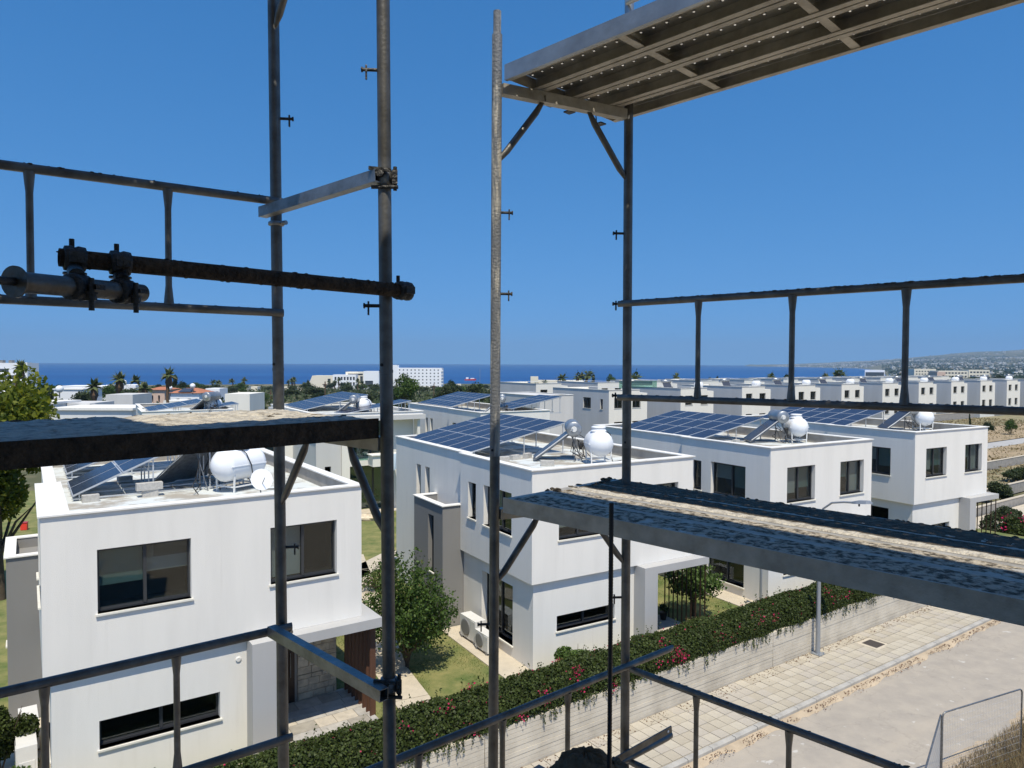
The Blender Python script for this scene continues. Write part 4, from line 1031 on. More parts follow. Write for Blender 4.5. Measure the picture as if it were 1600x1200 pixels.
# decks --------------------------------------------------------------------
def plank(par, x0, x1, y0, y1, m='zincu', hs=.062, hr=.0072, rows=2, ribs=True, mr=None):
    mb = MB(); nx = int((x1-x0)/hs); cx = (x1-x0)/nx; ny = rows; iw = (y1-y0-.03)/ny
    mb.quad((x0,y0,0),(x1,y0,0),(x1,y0+.015,0),(x0,y0+.015,0)); mb.quad((x0,y1-.015,0),(x1,y1-.015,0),(x1,y1,0),(x0,y1,0))
    for i in range(nx):
        for j in range(ny):
            a0, a1 = x0+i*cx, x0+(i+1)*cx; b0, b1 = y0+.015+j*iw, y0+.015+(j+1)*iw; c, d = (a0+a1)/2 + (.25*cx if j%2 else -.25*cx)*0, (b0+b1)/2
            sqr = [(a0,b0),(c,b0),(a1,b0),(a1,d),(a1,b1),(c,b1),(a0,b1),(a0,d)]
            oc = [(c+hr*cos(R(225+45*k)), d+hr*sin(R(225+45*k)), -.0) for k in range(8)]
            lo = [(c+hr*.8*cos(R(225+45*k)), d+hr*.8*sin(R(225+45*k)), -.006) for k in range(8)]
            mb.add([(*s,0) for s in sqr]+oc+lo, [(k,(k+1)%8,8+(k+1)%8,8+k) for k in range(8)]+[(8+k,8+(k+1)%8,16+(k+1)%8,16+k) for k in range(8)])
    H = -.058; g = .003
    for y, s in ((y0+g,1),(y1-g,-1)):
        mb.box(x0, x1, min(y,y+s*.003), max(y,y+s*.003), H, -.0015)
        mb.box(x0, x1, min(y+s*.003,y+s*.030), max(y+s*.003,y+s*.030), H, H+.003)
    # pressed stiffening step along the middle
    ym = (y0+y1)/2; mb.box(x0+.05, x1-.05, ym-.007, ym+.007, -.012, -.0025)
    p = obj("plank", mb, M_[m], par)
    if ribs:
        for x in np.arange(x0+.62, x1-.3, .64):
            obj("rib", MB().box(x-.002,x+.001,y0+.007,y1-.007,H+.004,-.014).box(x+.0012,x+.034,y0+.007,y1-.007,H+.004,H+.007), M_['zincu'], p)
        obj("end_cap", MB().box(x0,x0+.004,y0+.007,y1-.007,H+.001,-.003), M_['zincu'], p); obj("end_cap", MB().box(x1-.004,x1,y0+.007,y1-.007,H+.001,-.003), M_['zincu'], p)
    return p
def deck(label, org, yaw, x0, x1, W, n, m='zincu', **k):
    t = thing("scaffold_deck", label, "scaffold deck", org, yaw, "perforated steel decks of the scaffold")
    for i in range(n): plank(t, x0, x1, W*i/n+.002, W*(i+1)/n-.002, m, **k)
    return t
WR, WL = .85, .70
dk_u = deck("high perforated steel deck seen from below at upper right", V3_(AR, ZR1), YR, 0, 3.05, WR, 4)
dk_r = deck("long lower deck at right, half sunlit with a cement-filled joint", V3_(AR, ZR0), YR, 0, 3.05, WR, 4)
dk_l = deck("heavily crusted deck at left in front of the nearest villa's roof", V3_(AL, ZL0), YL, -2.55, 0, WL, 3)
deck("upper left deck above the picture", V3_(AL, ZL1), YL, -2.55, 0, WL, 3)
# side toe flanges seen as the decks' front faces
for dk, x0, x1, y, m in ((dk_u,0,3.05,0,'zinc'),(dk_r,0,3.05,0,'zincu'),(dk_l,-2.55,0,0,'rust')):
    obj("side_channel", MB().box(x0,x1,y-.008,y+.0005,-.062,.006).box(x0,x1,y-.008,y+.012,-.066,-.0622), M_[m], dk)
def crust(par, x0, x1, y0, y1, m, amp, thr, seed, res=.011, fs=9, lump=0, edge=.02):
    nx, ny = int((x1-x0)/res), int((y1-y0)/res); vs = []
    for i in range(nx+1):
        for j in range(ny+1):
            x, y = x0+(x1-x0)*i/nx, y0+(y1-y0)*j/ny
            n1 = noise.noise(Vector((x*fs, y*fs, seed))); n2 = noise.noise(Vector((x*fs*3.3, y*fs*3.3, seed+5))); n3 = noise.noise(Vector((x*1.7, y*2.5, seed+9)))
            n4 = noise.noise(Vector((x*70, y*70, seed+2)))
            h = amp*(n1*.9 + n2*.5 + n3*.7 + n4*.22 - thr)
            e = min(x-x0, x1-x, y-y0, y1-y)/edge
            if e < 1: h = h*e - .003*(1-e)
            vs.append((x, y, h))
    w = ny+1
    fsx = [(i*w+j,(i+1)*w+j,(i+1)*w+j+1,i*w+j+1) for i in range(nx) for j in range(ny)
           if max(vs[i*w+j][2],vs[(i+1)*w+j][2],vs[(i+1)*w+j+1][2],vs[i*w+j+1][2]) > -.0008]
    return obj("cement_crust", MB().add(vs, fsx, True), M_[m], par, kind="stuff")
crust(dk_l, -2.55, -.01, .008, WL*.333-.003, 'crud', .0055, -.9, 3, fs=16)
crust(dk_l, -2.55, -.02, WL*.333+.003, WL*.667-.003, 'crud', .0055, -.9, 4, fs=16)
crust(dk_l, -2.55, -.03, WL*.667+.003, WL+.012, 'crud', .0065, -.9, 6, fs=16)
crust(dk_r, .02, 2.75, .006, .2095, 'crudb', .0022, -.55, 11, fs=18)
crust(dk_r, .03, 2.75, .2155, .405, 'crudb', .0022, -.55, 12, fs=18)
crust(dk_r, .03, 2.75, .405, .4235, 'crud', .004, -1.1, 15, fs=20, edge=.004)
crust(dk_r, .04, 2.75, .4265, .50, 'crud', .004, -1.1, 13, fs=20, edge=.01)
crust(dk_r, .04, 2.75, .48, .6345, 'crudd', .004, -.7, 14, fs=20, edge=.006)
crust(dk_r, .04, 2.75, .6405, WR+.004, 'crudd', .003, -.8, 16, fs=22)
rg = random.Random(77); mb = MB()
for i in range(26): mb.blob((rg.uniform(-.01,.10), rg.uniform(.3,.85), rg.uniform(0,.004)), rg.uniform(.008,.022), rg.uniform(.008,.02), rg.uniform(.004,.010), i, .35, 4)
for i in range(60): mb.blob((rg.uniform(0,2.5), WR+rg.uniform(-.02,.005), rg.uniform(0,.002)), rg.uniform(.005,.014), .005, rg.uniform(.002,.0045), i, .35, 4)
obj("cement_lumps", mb, M_['crudd'], dk_r, kind="stuff")
mb = MB()
for i in range(70): mb.blob((-rg.uniform(0,2.5), WL+rg.uniform(-.03,.01), rg.uniform(0,.004)), rg.uniform(.008,.03), .010, rg.uniform(.003,.009), i, .35, 4)
for i in range(12): mb.blob((-rg.uniform(0,.25), rg.uniform(.1,.5), rg.uniform(0,.003)), rg.uniform(.01,.04), .015, rg.uniform(.003,.006), i, .35, 4)
obj("cement_lumps", mb, M_['crudd'], dk_l, kind="stuff")
# screws hanging under the high deck
mb = MB()
for x, y in ((.02,.25),(.01,.66)): mb.tube([(x,y,-.06),(x+.03,y-.03,-.115)], .003, 6)
for k in (.33,.5,.8): mb.box(-.012,.03,WR*k,WR*k+.045,-.105,-.098)
obj("hanging_screws", mb, M_['castiron'], dk_u)

# ---------------------------------------------------------------- the unfinished building the camera stands in
bd = thing("unfinished_building", "raw concrete building shell behind the scaffold, its slab corner just below", "building", (0,0,0))
def edge_corner(dr, dl):
    a = AR-NR*dr; b = AL-NL*dl      # a + s UR = b + t UL
    M = Matrix(((UR.x,-UL.x),(UR.y,-UL.y))); s, t = M.inverted() @ Vector(((b-a).x,(b-a).y)); return a+UR*s
def slab(name, dr, dl, z0, z1, shade_step=None):
    c = edge_corner(dr, dl); L = 9
    pts = [c, c+UR*L, c+UR*L-UL*L-UL*0, c-UL*L]
    if shade_step:
        along, d2_ = shade_step; p1 = c-UL*0; base = AL - NL*d2_ - UL*along; base2 = AL - NL*dl - UL*along
        pts = [c, c+UR*L, c+UR*L-UL*L, c-UL*L + NL*(dl-d2_), base, base2]
    n = len(pts); vs = [V3_(p,z0) for p in pts]+[V3_(p,z1) for p in pts]
    mb = MB().add(vs, [tuple(range(n)), tuple(range(2*n-1,n-1,-1))]+[(i,(i+1)%n,n+(i+1)%n,n+i) for i in range(n)])
    obj(name, mb, M_['conc'], bd)
slab("floor_slab", .21, .21, -1.90, -1.67); slab("ceiling_slab", .37, .655, 1.75, 1.97, shade_step=(1.25,.0))  # ceiling is unseen; its left step is added to shade the left deck
slab("ground_slab", .21, .21, -11, -10.6)
for k, (x, y) in enumerate(((1.35,.75),(-1.6,.2),(2.8,.0),(0,-3.2),(-3.4,-2),(4.4,-2.4))):
    obj("column", MB().box(x-.15,x+.15,y-.15,y+.15,-1.67,1.75), M_['conc'], bd); obj("column", MB().box(x-.15,x+.15,y-.15,y+.15,-10.6,-1.90), M_['conc'], bd)
rb = thing("rebar", "single black upright rebar in front of the right frame", "rebar", PY(952,1215,2.78))
hb = PY(952,783,2.78).z - rb.location.z
obj("bar_body", MB().lathe((0,0,-.1),(0,0,1),[(i*.006,.0098 if i%2 else .0088) for i in range(int((hb+.1)/.006))],10), M_['black'], rb)
ru = thing("concrete_lump", "rough lump of broken concrete on the slab corner at the bottom edge", "concrete lump", PZ(914,1205,-1.66))
mb = MB(); mb.blob((0,0,.0),.12,.10,.085,5,.10,14); mb.blob((-.08,0,-.02),.07,.07,.05,6,.14,9); mb.blob((.12,.02,-.02),.08,.07,.045,8,.14,9)
obj("lump_body", mb, mat("brown_lump", (.14,.105,.065), .97, 0, .4, 12, bump=.8), ru)

# ================================================================== STREET OBJECTS
def street_lamp(s, t, label, arm=2.3):
    p = ST(s, t, PZV+.01); th = thing("street_lamp", label, "street lamp", p, R(35)-R(90), "grey street lamps on the pavement")
    # local -x .. arm leans out over the road (towards +x here = street-right)
    obj("base_plate", MB().box(-.19,.19,-.19,.19,0,.02).box(-.16,-.12,-.16,-.12,.02,.06).box(.12,.16,.12,.16,.02,.06).box(.12,.16,-.16,-.12,.02,.06).box(-.16,-.12,.12,.16,.02,.06), M_['lampgrey'], th)
    obj("mast", MB().tube([(0,0,.02),(0,0,1.2),(0,0,5.0)], [.085,.078,.055], 14), M_['lampgrey'], th)
    pts = [(0,0,5.0),(.12,.0,5.35),(.45,.0,5.62),(.9,.0,5.72),(1.25,0,5.76)]
    obj("curved_arm", MB().tube(pts, .036, 10), M_['lampgrey'], th)
    h = obj("lamp_head", MB().add([(1.2,-.06,5.72),(1.2,.06,5.72),(1.4,.15,5.75),(1.75,.14,5.80),(1.9,.06,5.82),(1.9,-.06,5.82),(1.75,-.14,5.80),(1.4,-.15,5.75)]+
        [(1.2,-.05,5.79),(1.2,.05,5.79),(1.4,.11,5.86),(1.75,.10,5.90),(1.88,.05,5.88),(1.88,-.05,5.88),(1.75,-.10,5.90),(1.4,-.11,5.86)],
        [tuple(range(8)), tuple(range(15,7,-1))]+[(i,(i+1)%8,8+(i+1)%8,8+i) for i in range(8)]), M_['lampgrey'], th)
    obj("sensor", MB().tube([(1.45,0,5.75),(1.45,0,5.66)], .03, 8), M_['black'], h)
    return th
street_lamp(13.3, -.28, "grey street lamp with curved arm standing against the board-marked wall")
street_lamp(-11.6, -.28, "street lamp whose pale head shows at the left edge over the nearest villa's annex")
# mesh site fence
def fence_panel(a, b, label, h=2.0):
    a = Vector(a); b = Vector(b); d = b-a; L = d.length; th = thing("fence_panel", label, "fence panel", a, math.atan2(d.y,d.x), "temporary wire mesh fence panels")
    z = h; r = .1
    fr = MB().tube([(0,0,-.0),(0,0,z-r),(r*.3,0,z-r*.3),(r,0,z),(L-r,0,z),(L-r*.3,0,z-r*.3),(L,0,z-r),(L,0,0)], .020, 10).tube([(0,0,.15),(L,0,.15)], .016, 8)
    obj("tube_frame", fr, M_['galv'], th)
    w = MB(); n = int(L/.065)
    for i in range(1,n): x = L*i/n; w.tube([(x,0,.15),(x,0,z)], .0024, 4, cap=False)
    for i in range(1,10): w.tube([(0,0,.15+i*(z-.15)/10),(L,0,.15+i*(z-.15)/10)], .0024, 4, cap=False)
    obj("wire_mesh", w, M_['alu'], th, kind="stuff")
    obj("foot_block", MB().box(-.12,.3,-.3,.3,-.0,.12), M_['cblock'], th)
pf1, pf2 = PZ(1473,1114,-8.72), PZ(1597,1076,-8.72); fz = -10.68
fence_panel(V3_(pf1,fz), V3_(pf2,fz), "wire mesh fence panel facing the road at the lower right corner", 1.96)
pf3 = PZ(1447,1200,-8.72); e_ = pf1+(pf3-pf1)*1.35
fence_panel(V3_(pf1+Vector((-.06,-.03,0)),fz), V3_(e_,fz), "second wire mesh fence panel running towards the viewer from the first", 1.96)

# ================================================================== PLANTS
def hedge():
    t = thing("hedge", "dense green hedge with magenta and red flowers spilling over the street wall", "hedge", ST(-18,.55,PZV+1.15), R(35))
    L = 46; rg = np.random.default_rng(4)
    n = 150000; x = L*rg.random(n)**1.0
    vis = (x > 8)
    th = rg.uniform(-.30, 1.12, n)*pi        # around a rounded section, front overhang to back
    def prof(x): return 1 + .14*np.array([noise.noise(Vector((v*.9,0,3))) for v in x])
    xs = np.linspace(0, L, 600); hx = np.interp(x, xs, [1+.22*noise.noise(Vector((v*.8,0,3)))+.10*noise.noise(Vector((v*2.9,4,3))) for v in xs])
    wx = np.interp(x, xs, [1+.22*noise.noise(Vector((v*.9,7,1))) for v in xs])
    rr = rg.uniform(.80,1.04,n)
    y = -np.cos(th)*.57*wx*rr; z = .30 + np.sin(th)*.66*hx*rr
    y = np.where(th<0, -.57*wx*rr*np.cos(th)*1.0, y); 
    hang = (y < -.5) & (z < .1)
    z = np.where(hang, z*.9, z)
    bump = np.array([0.0]) ; pts = np.stack([x,y,z],1)
    nr = np.stack([rg.normal(size=n)*.3, -np.cos(th), np.sin(th)+.3],1)
    leaves("foliage", pts, .040, L_['hedge'], t, 1, .62, nrm=nr*1.1)
    # stray shoots
    sh = []
    for i in range(420):
        x0 = L*rg.random(); h0 = np.interp(x0, xs, [1]*600); b = np.array([x0, rg.uniform(-.5,.5), .12+.8*float(np.interp(x0,xs,[1+.22*noise.noise(Vector((v*.8,0,3))) for v in xs[::1]]) if False else .85)])
        d = np.array([rg.normal()*.3, rg.normal()*.3, 1.])*rg.uniform(.12,.34)
        for k in range(9): sh.append(b + d*k/8 + rg.normal(size=3)*.02)
    for i in range(420):                         # trailing strands down the wall face
        x0 = L*rg.random(); b = np.array([x0, -.56-rg.uniform(0,.08), .16]); ln = rg.uniform(.1,.45)*(.4+.6*(noise.noise(Vector((x0*.7,9,9)))>-.1))
        for k in range(int(4+ln*26)): sh.append(b + np.array([rg.normal()*.02, rg.normal()*.02, -ln*k/(4+ln*26)]))
    leaves("shoots", np.array(sh), .034, L_['hedge'], t, 2, .55)
    core = MB(); vs = []; m = 120; k = 12
    for i in range(m+1):
        xx = L*i/m; hh = 1+.22*noise.noise(Vector((xx*.8,0,3)))+.10*noise.noise(Vector((xx*2.9,4,3))); ww = 1+.22*noise.noise(Vector((xx*.9,7,1)))
        for j in range(k+1):
            a = (-.1+1.2*j/k)*pi; vs.append((xx, -cos(a)*.44*ww, .28+sin(a)*.52*hh))
    core.add(vs, [(i*(k+1)+j,(i+1)*(k+1)+j,(i+1)*(k+1)+j+1,i*(k+1)+j+1) for i in range(m) for j in range(k)], True)
    obj("inner_core", core, mat("hedge_core_shade", (.022,.026,.012), .95), t)  # solid core against see-through; the hedge's inner shade is in its colour
    # flower clusters at the places the photograph shows them
    fl = []; inv = t.matrix_basis.inverted()
    spots = [(738,1062,22),(872,1045,30),(905,1050,22),(852,1080,14),(815,1130,20),(1040,1050,12),(1065,1028,34),(1078,1040,30),(1062,1046,18),(965,1080,16),(912,1078,18),(700,1105,12),(640,1130,10),(1195,972,10),(1180,962,9),(1033,1003,10),(1290,925,12),(1220,968,8),(975,1055,8),(678,1170,10),(733,1155,12),(860,1110,8),(1130,1000,9),(1160,1005,8),(1345,935,6),(1320,945,6)]
    for px, py, c in spots:
        p = inv @ PZ(px, py, PZV+1.15 + .7*(1 if True else 0))
        s0 = p.x; a = 0.35 + .5*rg.random()
        # put on the hedge surface at that row
        best = None
        for q in np.linspace(-.2, .8, 30):
            w = t.matrix_basis @ Vector((s0, -cos(q*pi)*.59, .30+sin(q*pi)*.70)); dpx = 800+F*w.x/(w.y*cos(PITCH)+w.z*sin(PITCH)); dpy = 600-F*((-w.y*sin(PITCH)+w.z*cos(PITCH))/(w.y*cos(PITCH)+w.z*sin(PITCH)))+ (dpx-800)*ROLL
            e = abs(dpy-py)+abs(dpx-px)
            if best is None or e < best[0]: best = (e, Vector((s0, -cos(q*pi)*.59, .30+sin(q*pi)*.70)), px-dpx)
        c0 = best[1] + Vector((best[2]*.022,0,0))
        for i in range(int(c*1.6)): fl.append(tuple(c0 + Vector((rg.normal()*.11, rg.normal()*.05, rg.normal()*.09))))
    for i in range(260): 
        q = rg.uniform(0,.9); fl.append((rg.uniform(5,40), -cos(q*pi)*.59, .30+sin(q*pi)*.70))
    leaves("blossoms", np.array(fl), .027, L_['flower'], t, 3, .8)
hedge()

def shrub(name, label, cat, loc, rx, rz, n, size, mt, seed, twig=True, group=None, up=0.0, flowers=None):
    t = thing(name, label, cat, loc, 0, group)
    p = crown_pts(n, rx, rx, rz, seed, 8, (0,0,rz*.95), .5)
    p = p[p[:,2] > -.02]
    leaves("foliage", p, size, L_[mt], t, seed, .6)
    mb = MB(); rg = random.Random(seed)
    for i in range(9):
        a = rg.uniform(0,2*pi); mb.tube([(0,0,-.02),(cos(a)*rx*.3,sin(a)*rx*.3,rz*.8),(cos(a)*rx*.6,sin(a)*rx*.6,rz*1.5)],[.02,.015,.006],5)
    obj("stems", mb, M_['trunk'], t, kind="stuff")
    if flowers: leaves("blossoms", crown_pts(flowers[0], rx*1.02, rx*1.02, rz*1.02, seed+50, 8, (0,0,rz*.95), .5), size*.8, L_[flowers[1]], t, seed+1, .8)
    return t
# crape myrtle like garden tree: many upright leafy shoots
def upright_tree(label, loc, R_, h0, h1, nsh, seed, mt='tree', size=.05, per=60, trunk_h=.5):
    t = thing("garden_tree", label, "tree", loc, 0); rg = np.random.default_rng(seed); pts = []; mb = MB(); core = []
    for i in range(nsh):
        a = rg.uniform(0,2*pi); lean = R_*(rg.random()**.5); tip = np.array([cos(a)*lean, sin(a)*lean, h1 - (h1-h0)*.62*(lean/R_)**1.6 - rg.uniform(0,.6)])
        base = np.array([cos(a)*.12, sin(a)*.12, trunk_h]); mid = np.array([cos(a)*lean*.62, sin(a)*lean*.62, trunk_h+(tip[2]-trunk_h)*.5])
        if i < 26: mb.tube([(0,0,0), tuple(base), tuple(mid), tuple(tip)], [.035,.028,.014,.004], 5)
        for k in range(per):
            u = rg.uniform(.30,1.0); q = (1-u)**2*base + 2*u*(1-u)*mid + u*u*tip
            w = .28*(1.15-u)+.05
            pts.append(q + rg.normal(size=3)*np.array([w,w,w*.8])*.8)
    pts = np.array(pts); pts = pts[pts[:,2] > h0*.55]
    leaves("crown", pts, size, L_[mt], t, seed, .62)
    mb.tube([(0,0,-.05),(.01,0,.25),(0,0,trunk_h)],[.07,.055,.05],8); obj("trunk", mb, M_['trunk'], t)
    return t
upright_tree("leafy multi-stemmed garden tree between the nearest and middle villas", V3_(GP(636,1043),GZ), 1.68, .7, 4.15, 125, 21, size=.052, per=96)
upright_tree("small vase-shaped tree on the lawn behind the bars of the middle villa's porch", V3_(GP(1083,962),GZ), 1.15, 1.1, 2.75, 70, 22, 'bush', .065, 55, trunk_h=.75)
upright_tree("young leafy shrub with reddish tips behind the nearest villa's right corner", V3_(GP(590,925),GZ), .75, .3, 1.5, 26, 23, 'tree', .05, 40, .2)
big = thing("street_tree", "yellow-green leafy tree at the left edge behind the nearest villa", "tree", (-21.0,29.0,GZ))
leaves("crown", crown_pts(19000, 2.9, 2.6, 3.6, 31, 16, (0,0,6.1), .42), .12, L_['yellow'], big, 31, .6)
mb = MB(); tint_limbs(mb, 3.2, .16, 31, 2.6, 8); obj("trunk", mb, M_['trunk'], big)
shrub("bush", "rounded green bush with pale flowers in front of the middle villa's low window", "bush", V3_(GP(902,1062),GZ), .85, .62, 9000, .045, 'bush', 41)
shrub("bush", "clipped yellow-green bush beside the third villa's street corner", "bush", V3_(GP(1240,958),GZ), .55, .5, 5000, .045, 'bush', 42)
shrub("bush", "dark glossy bush at the bottom left corner", "bush", V3_(GP(2,1205),GZ), .75, .95, 12000, .045, 'hedge', 43)
shrub("bush", "reddish low plant beside the dark bush at the bottom left", "bush", V3_(GP(42,1215),GZ), .32, .26, 1500, .04, 'tree', 44)
shrub("bush", "dark bush with red flowers beyond the fourth villa's porch bars", "bush", PZ(1592,850,-10.9), 1.3, 1.1, 9000, .08, 'hedge', 45, flowers=(160,'flower'))
shrub("bush", "tall green weed clump at the fourth villa's right corner", "bush", PZ(1563,782,-10.9), .9, .9, 5000, .09, 'olive', 46)
shrub("bush", "loose thin bush just right of the fourth villa's porch bars", "bush", PZ(1548,850,-10.9), .7, .9, 2200, .07, 'olive', 47)
shrub("bush", "grey-green weeds along the wall beyond the fourth villa", "bush", PZ(1590,752,-10.9), 2.0, .8, 6000, .10, 'olive', 48)
def grass_clump(label, loc, r, h, n, seed, mt='grass', name="ornamental_grass"):
    t = thing(name, label, "grass clump", loc); rg = np.random.default_rng(seed); vs = []; fs = []; val = []
    for i in range(n):
        a = rg.uniform(0,2*pi); o = r*.25*rg.random(); out_ = r*rg.random()**.6; hh = h*rg.uniform(.6,1.05); w = .006
        p0 = np.array([cos(a)*o, sin(a)*o, 0]); p1 = np.array([cos(a)*(o+out_*.35), sin(a)*(o+out_*.35), hh*.7]); p2 = np.array([cos(a)*(o+out_), sin(a)*(o+out_), hh*(1-.35*out_/r)])
        s = np.array([-sin(a), cos(a), 0])*w; b = len(vs)
        vs += [p0-s, p0+s, p1+s, p1-s, p2]; fs += [(b,b+1,b+2,b+3),(b+3,b+2,b+4)]; u = rg.random(); val += [u,u]
    me = bpy.data.meshes.new("blades"); me.from_pydata([tuple(v) for v in vs], [], fs); at = me.attributes.new("rnd",'FLOAT','FACE'); at.data.foreach_set("value", val)
    me.materials.append(L_[mt]); link("blades", me, t, kind="stuff"); return t
grass_clump("fountain of green grass blades by the nearest villa's porch corner", V3_(GP(425,1225),GZ), .75, .95, 900, 51)
grass_clump("spiky grass tuft at the foot of the middle villa's entrance portal", V3_(GP(975,1040),GZ), .5, .75, 600, 52)

# dry grass mound at the lower right
def dry_mound():
    rg = np.random.default_rng(6); inv0 = None; vs = []; fs = []; val = []
    c = PZ(1600,1190,-10.5)
    n = 42000
    for i in range(n):
        s_ = rg.uniform(7.6,18); t_ = rg.uniform(-11,-6.45); d_ = min(1,(-6.45-t_)/.6)
        hgt = .25 + .75*smooth(0,1,(-6.5-t_)/1.6)*(.55+.45*noise.noise(Vector((s_*.9,t_*.9,0))))
        if rg.random() > .35+.65*d_: continue
        p = ST(s_, t_, RZ+.04 + .45*smooth(0,1,(-7-t_)/3.0)); z0 = p.z
        p0 = np.array([p.x,p.y,z0]); d = rg.normal(size=3)*.35; d[2] = 1; hh = hgt*rg.uniform(.4,1.1); q = p0 + d*hh
        w = np.array([rg.normal(), rg.normal(), 0]); w = w/np.linalg.norm(w)*.010; b = len(vs)
        vs += [p0-w, p0+w, q]; fs.append((b,b+1,b+2)); val.append(rg.random())
    me = bpy.data.meshes.new("dry_grass"); me.from_pydata([tuple(v) for v in vs], [], fs); at = me.attributes.new("rnd",'FLOAT','FACE'); at.data.foreach_set("value", val)
    me.materials.append(L_['straw']); link("dry_grass", me, kind="stuff")
    g = MB(); vv = []
    for i in range(60):
        for j in range(14):
            s_ = 6.8+14*i/59; t_ = -6.4-7*j/13+.25*noise.noise(Vector((s_*1.2,0,0))); vv.append(ST(s_, t_, RZ+.045 + .45*smooth(0,1,(-7-t_)/3.0)+(.04*noise.noise(Vector((s_,t_,0))) if j else -.03)))
    g.add(vv, [(i*14+j,(i+1)*14+j,(i+1)*14+j+1,i*14+j+1) for i in range(59) for j in range(13)], True); struct("dry_bank", g, M_['dryfield'])
dry_mound()
def lawn_blades():
    rg = np.random.default_rng(12); vs = []; fs = []; val = []
    for i in range(60000):
        s_ = rg.uniform(-8,16); t_ = rg.uniform(.9,12)
        p = ST(s_, t_, GZ); 
        if noise.noise(Vector((p.x*.8,p.y*.8,2))) < -.15 + .2*rg.random(): continue
        d = rg.normal(size=3)*.5; d[2] = 1; q = np.array(p)+d*.05; w = rg.normal(size=3); w[2] = 0; w = w/np.linalg.norm(w)*.008; b = len(vs); p0 = np.array(p)
        vs += [p0-w, p0+w, q]; fs.append((b,b+1,b+2)); val.append(rg.random())
    me = bpy.data.meshes.new("lawn_grass"); me.from_pydata([tuple(v) for v in vs], [], fs); at = me.attributes.new("rnd",'FLOAT','FACE'); at.data.foreach_set("value", val)
    me.materials.append(L_['grass']); link("lawn_grass", me, kind="stuff")
lawn_blades()
# leaf litter on pavement and gutter
rg = np.random.default_rng(15); lp = []
for i in range(2600):
    s_ = rg.uniform(-4,26)
    if rg.random() < .45: q = ST(s_, -.05-abs(rg.normal())*.22, PZV+.008)
    else: q = ST(s_, -2.38-abs(rg.normal())*.16, RZ+.05)
    if noise.noise(Vector((s_*1.3,1,1))) > -.12: lp.append(tuple(q))
leaves("leaf_litter", np.array(lp), .026, leaf_mat("dry_leaves", (.10,.05,.03), (.25,.14,.08)), None, 16, .7, nrm=np.array([[0,0,2.5]]*len(lp)), kind="stuff")

# red garden chairs behind the hedge, patio set in the rear garden
def chair(label, loc, yaw, m, grp):
    t = thing("garden_chair", label, "chair", loc, yaw, grp)
    obj("seat", MB().box(-.24,.24,-.24,.24,.42,.45), M_[m], t)
    obj("backrest", MB().box(-.24,.24,.22,.25,.45,.60).box(-.24,-.16,.22,.25,.60,.92).box(.16,.24,.22,.25,.60,.92).box(-.16,.16,.22,.25,.80,.92), M_[m], t)
    for a, b in ((-.22,-.22),(.22,-.22),(.22,.22),(-.22,.22)): obj("leg", MB().tube([(a,b,0),(a,b,.42)],.018,6), M_[m], t)
    return t
for k, (px, py) in enumerate(((1261,935),(1281,930),(1293,930))):
    p = PZ(px, py, GZ+.85); chair(("left","middle","right")[k] + " red plastic chair showing over the hedge behind the lamp post", V3_(p, GZ+.12), R(20+25*k), 'red', "red plastic chairs behind the hedge")
for k, (px, py) in enumerate(((572,788),(584,786),(592,783))):
    chair(("left","middle","right")[k] + " grey chair on the rear patio between the poles", V3_(PZ(px,py,GZ),GZ), R(60*k), 'acg', "grey patio chairs in the rear garden")
tb = thing("patio_table", "pale patio table behind the grey chairs in the rear garden", "table", V3_(PZ(578,778,GZ),GZ))
obj("tabletop", MB().box(-.8,.8,-.45,.45,.70,.74), M_['ac'], tb)
for a, b in ((-.7,-.38),(.7,-.38),(.7,.38),(-.7,.38)): obj("leg", MB().tube([(a,b,0),(a,b,.7)],.025,6), M_['acg'], tb)
rk = obj("garden_rock", MB().blob((0,0,.12),.75,.4,.22,3,.2,7), M_['stone']); rk.location = V3_(PZ(574,812,GZ),GZ); rk["label"]="flat orange-brown rock on the lawn behind the nearest villa"; rk["category"]="rock"
pw = MB().box(-4,4,-.9,.9,0,.10); o = struct("patio", MB().box(-4.5,4.5,-2,2,-.02,.05), M_['paver'], loc=V3_(PZ(580,781,GZ),GZ), rotz=R(31))
struct("patio_step", MB().box(-4.5,4.5,-.7,.7,-.02,.045), M_['path'], loc=V3_(PZ(578,799,GZ),GZ), rotz=R(31))
# small porch objects at the middle villa
sb = thing("shoe_box", "white plastic crate on the middle villa's porch floor by the stone wall", "crate", loc2w(V2, 5.6, 1.5, .05), R(40)); obj("crate_body", MB().box(-.22,.22,-.15,.15,0,.26), M_['tankw'], sb); obj("lid", MB().box(-.24,.24,-.17,.17,.26,.30), M_['ac'], sb)
vp = thing("plant_pot", "black pot with dark plant by the bars of the middle villa's porch", "plant pot", loc2w(V2, 6.9, 1.45, .05)); obj("pot", MB().lathe((0,0,0),(0,0,1),[(0,.10),(.26,.15),(.28,.16)],14), M_['black'], vp); leaves("foliage", crown_pts(260,.2,.2,.22,5,5,(0,0,.45),.5), .05, L_['dark'], vp, 5)

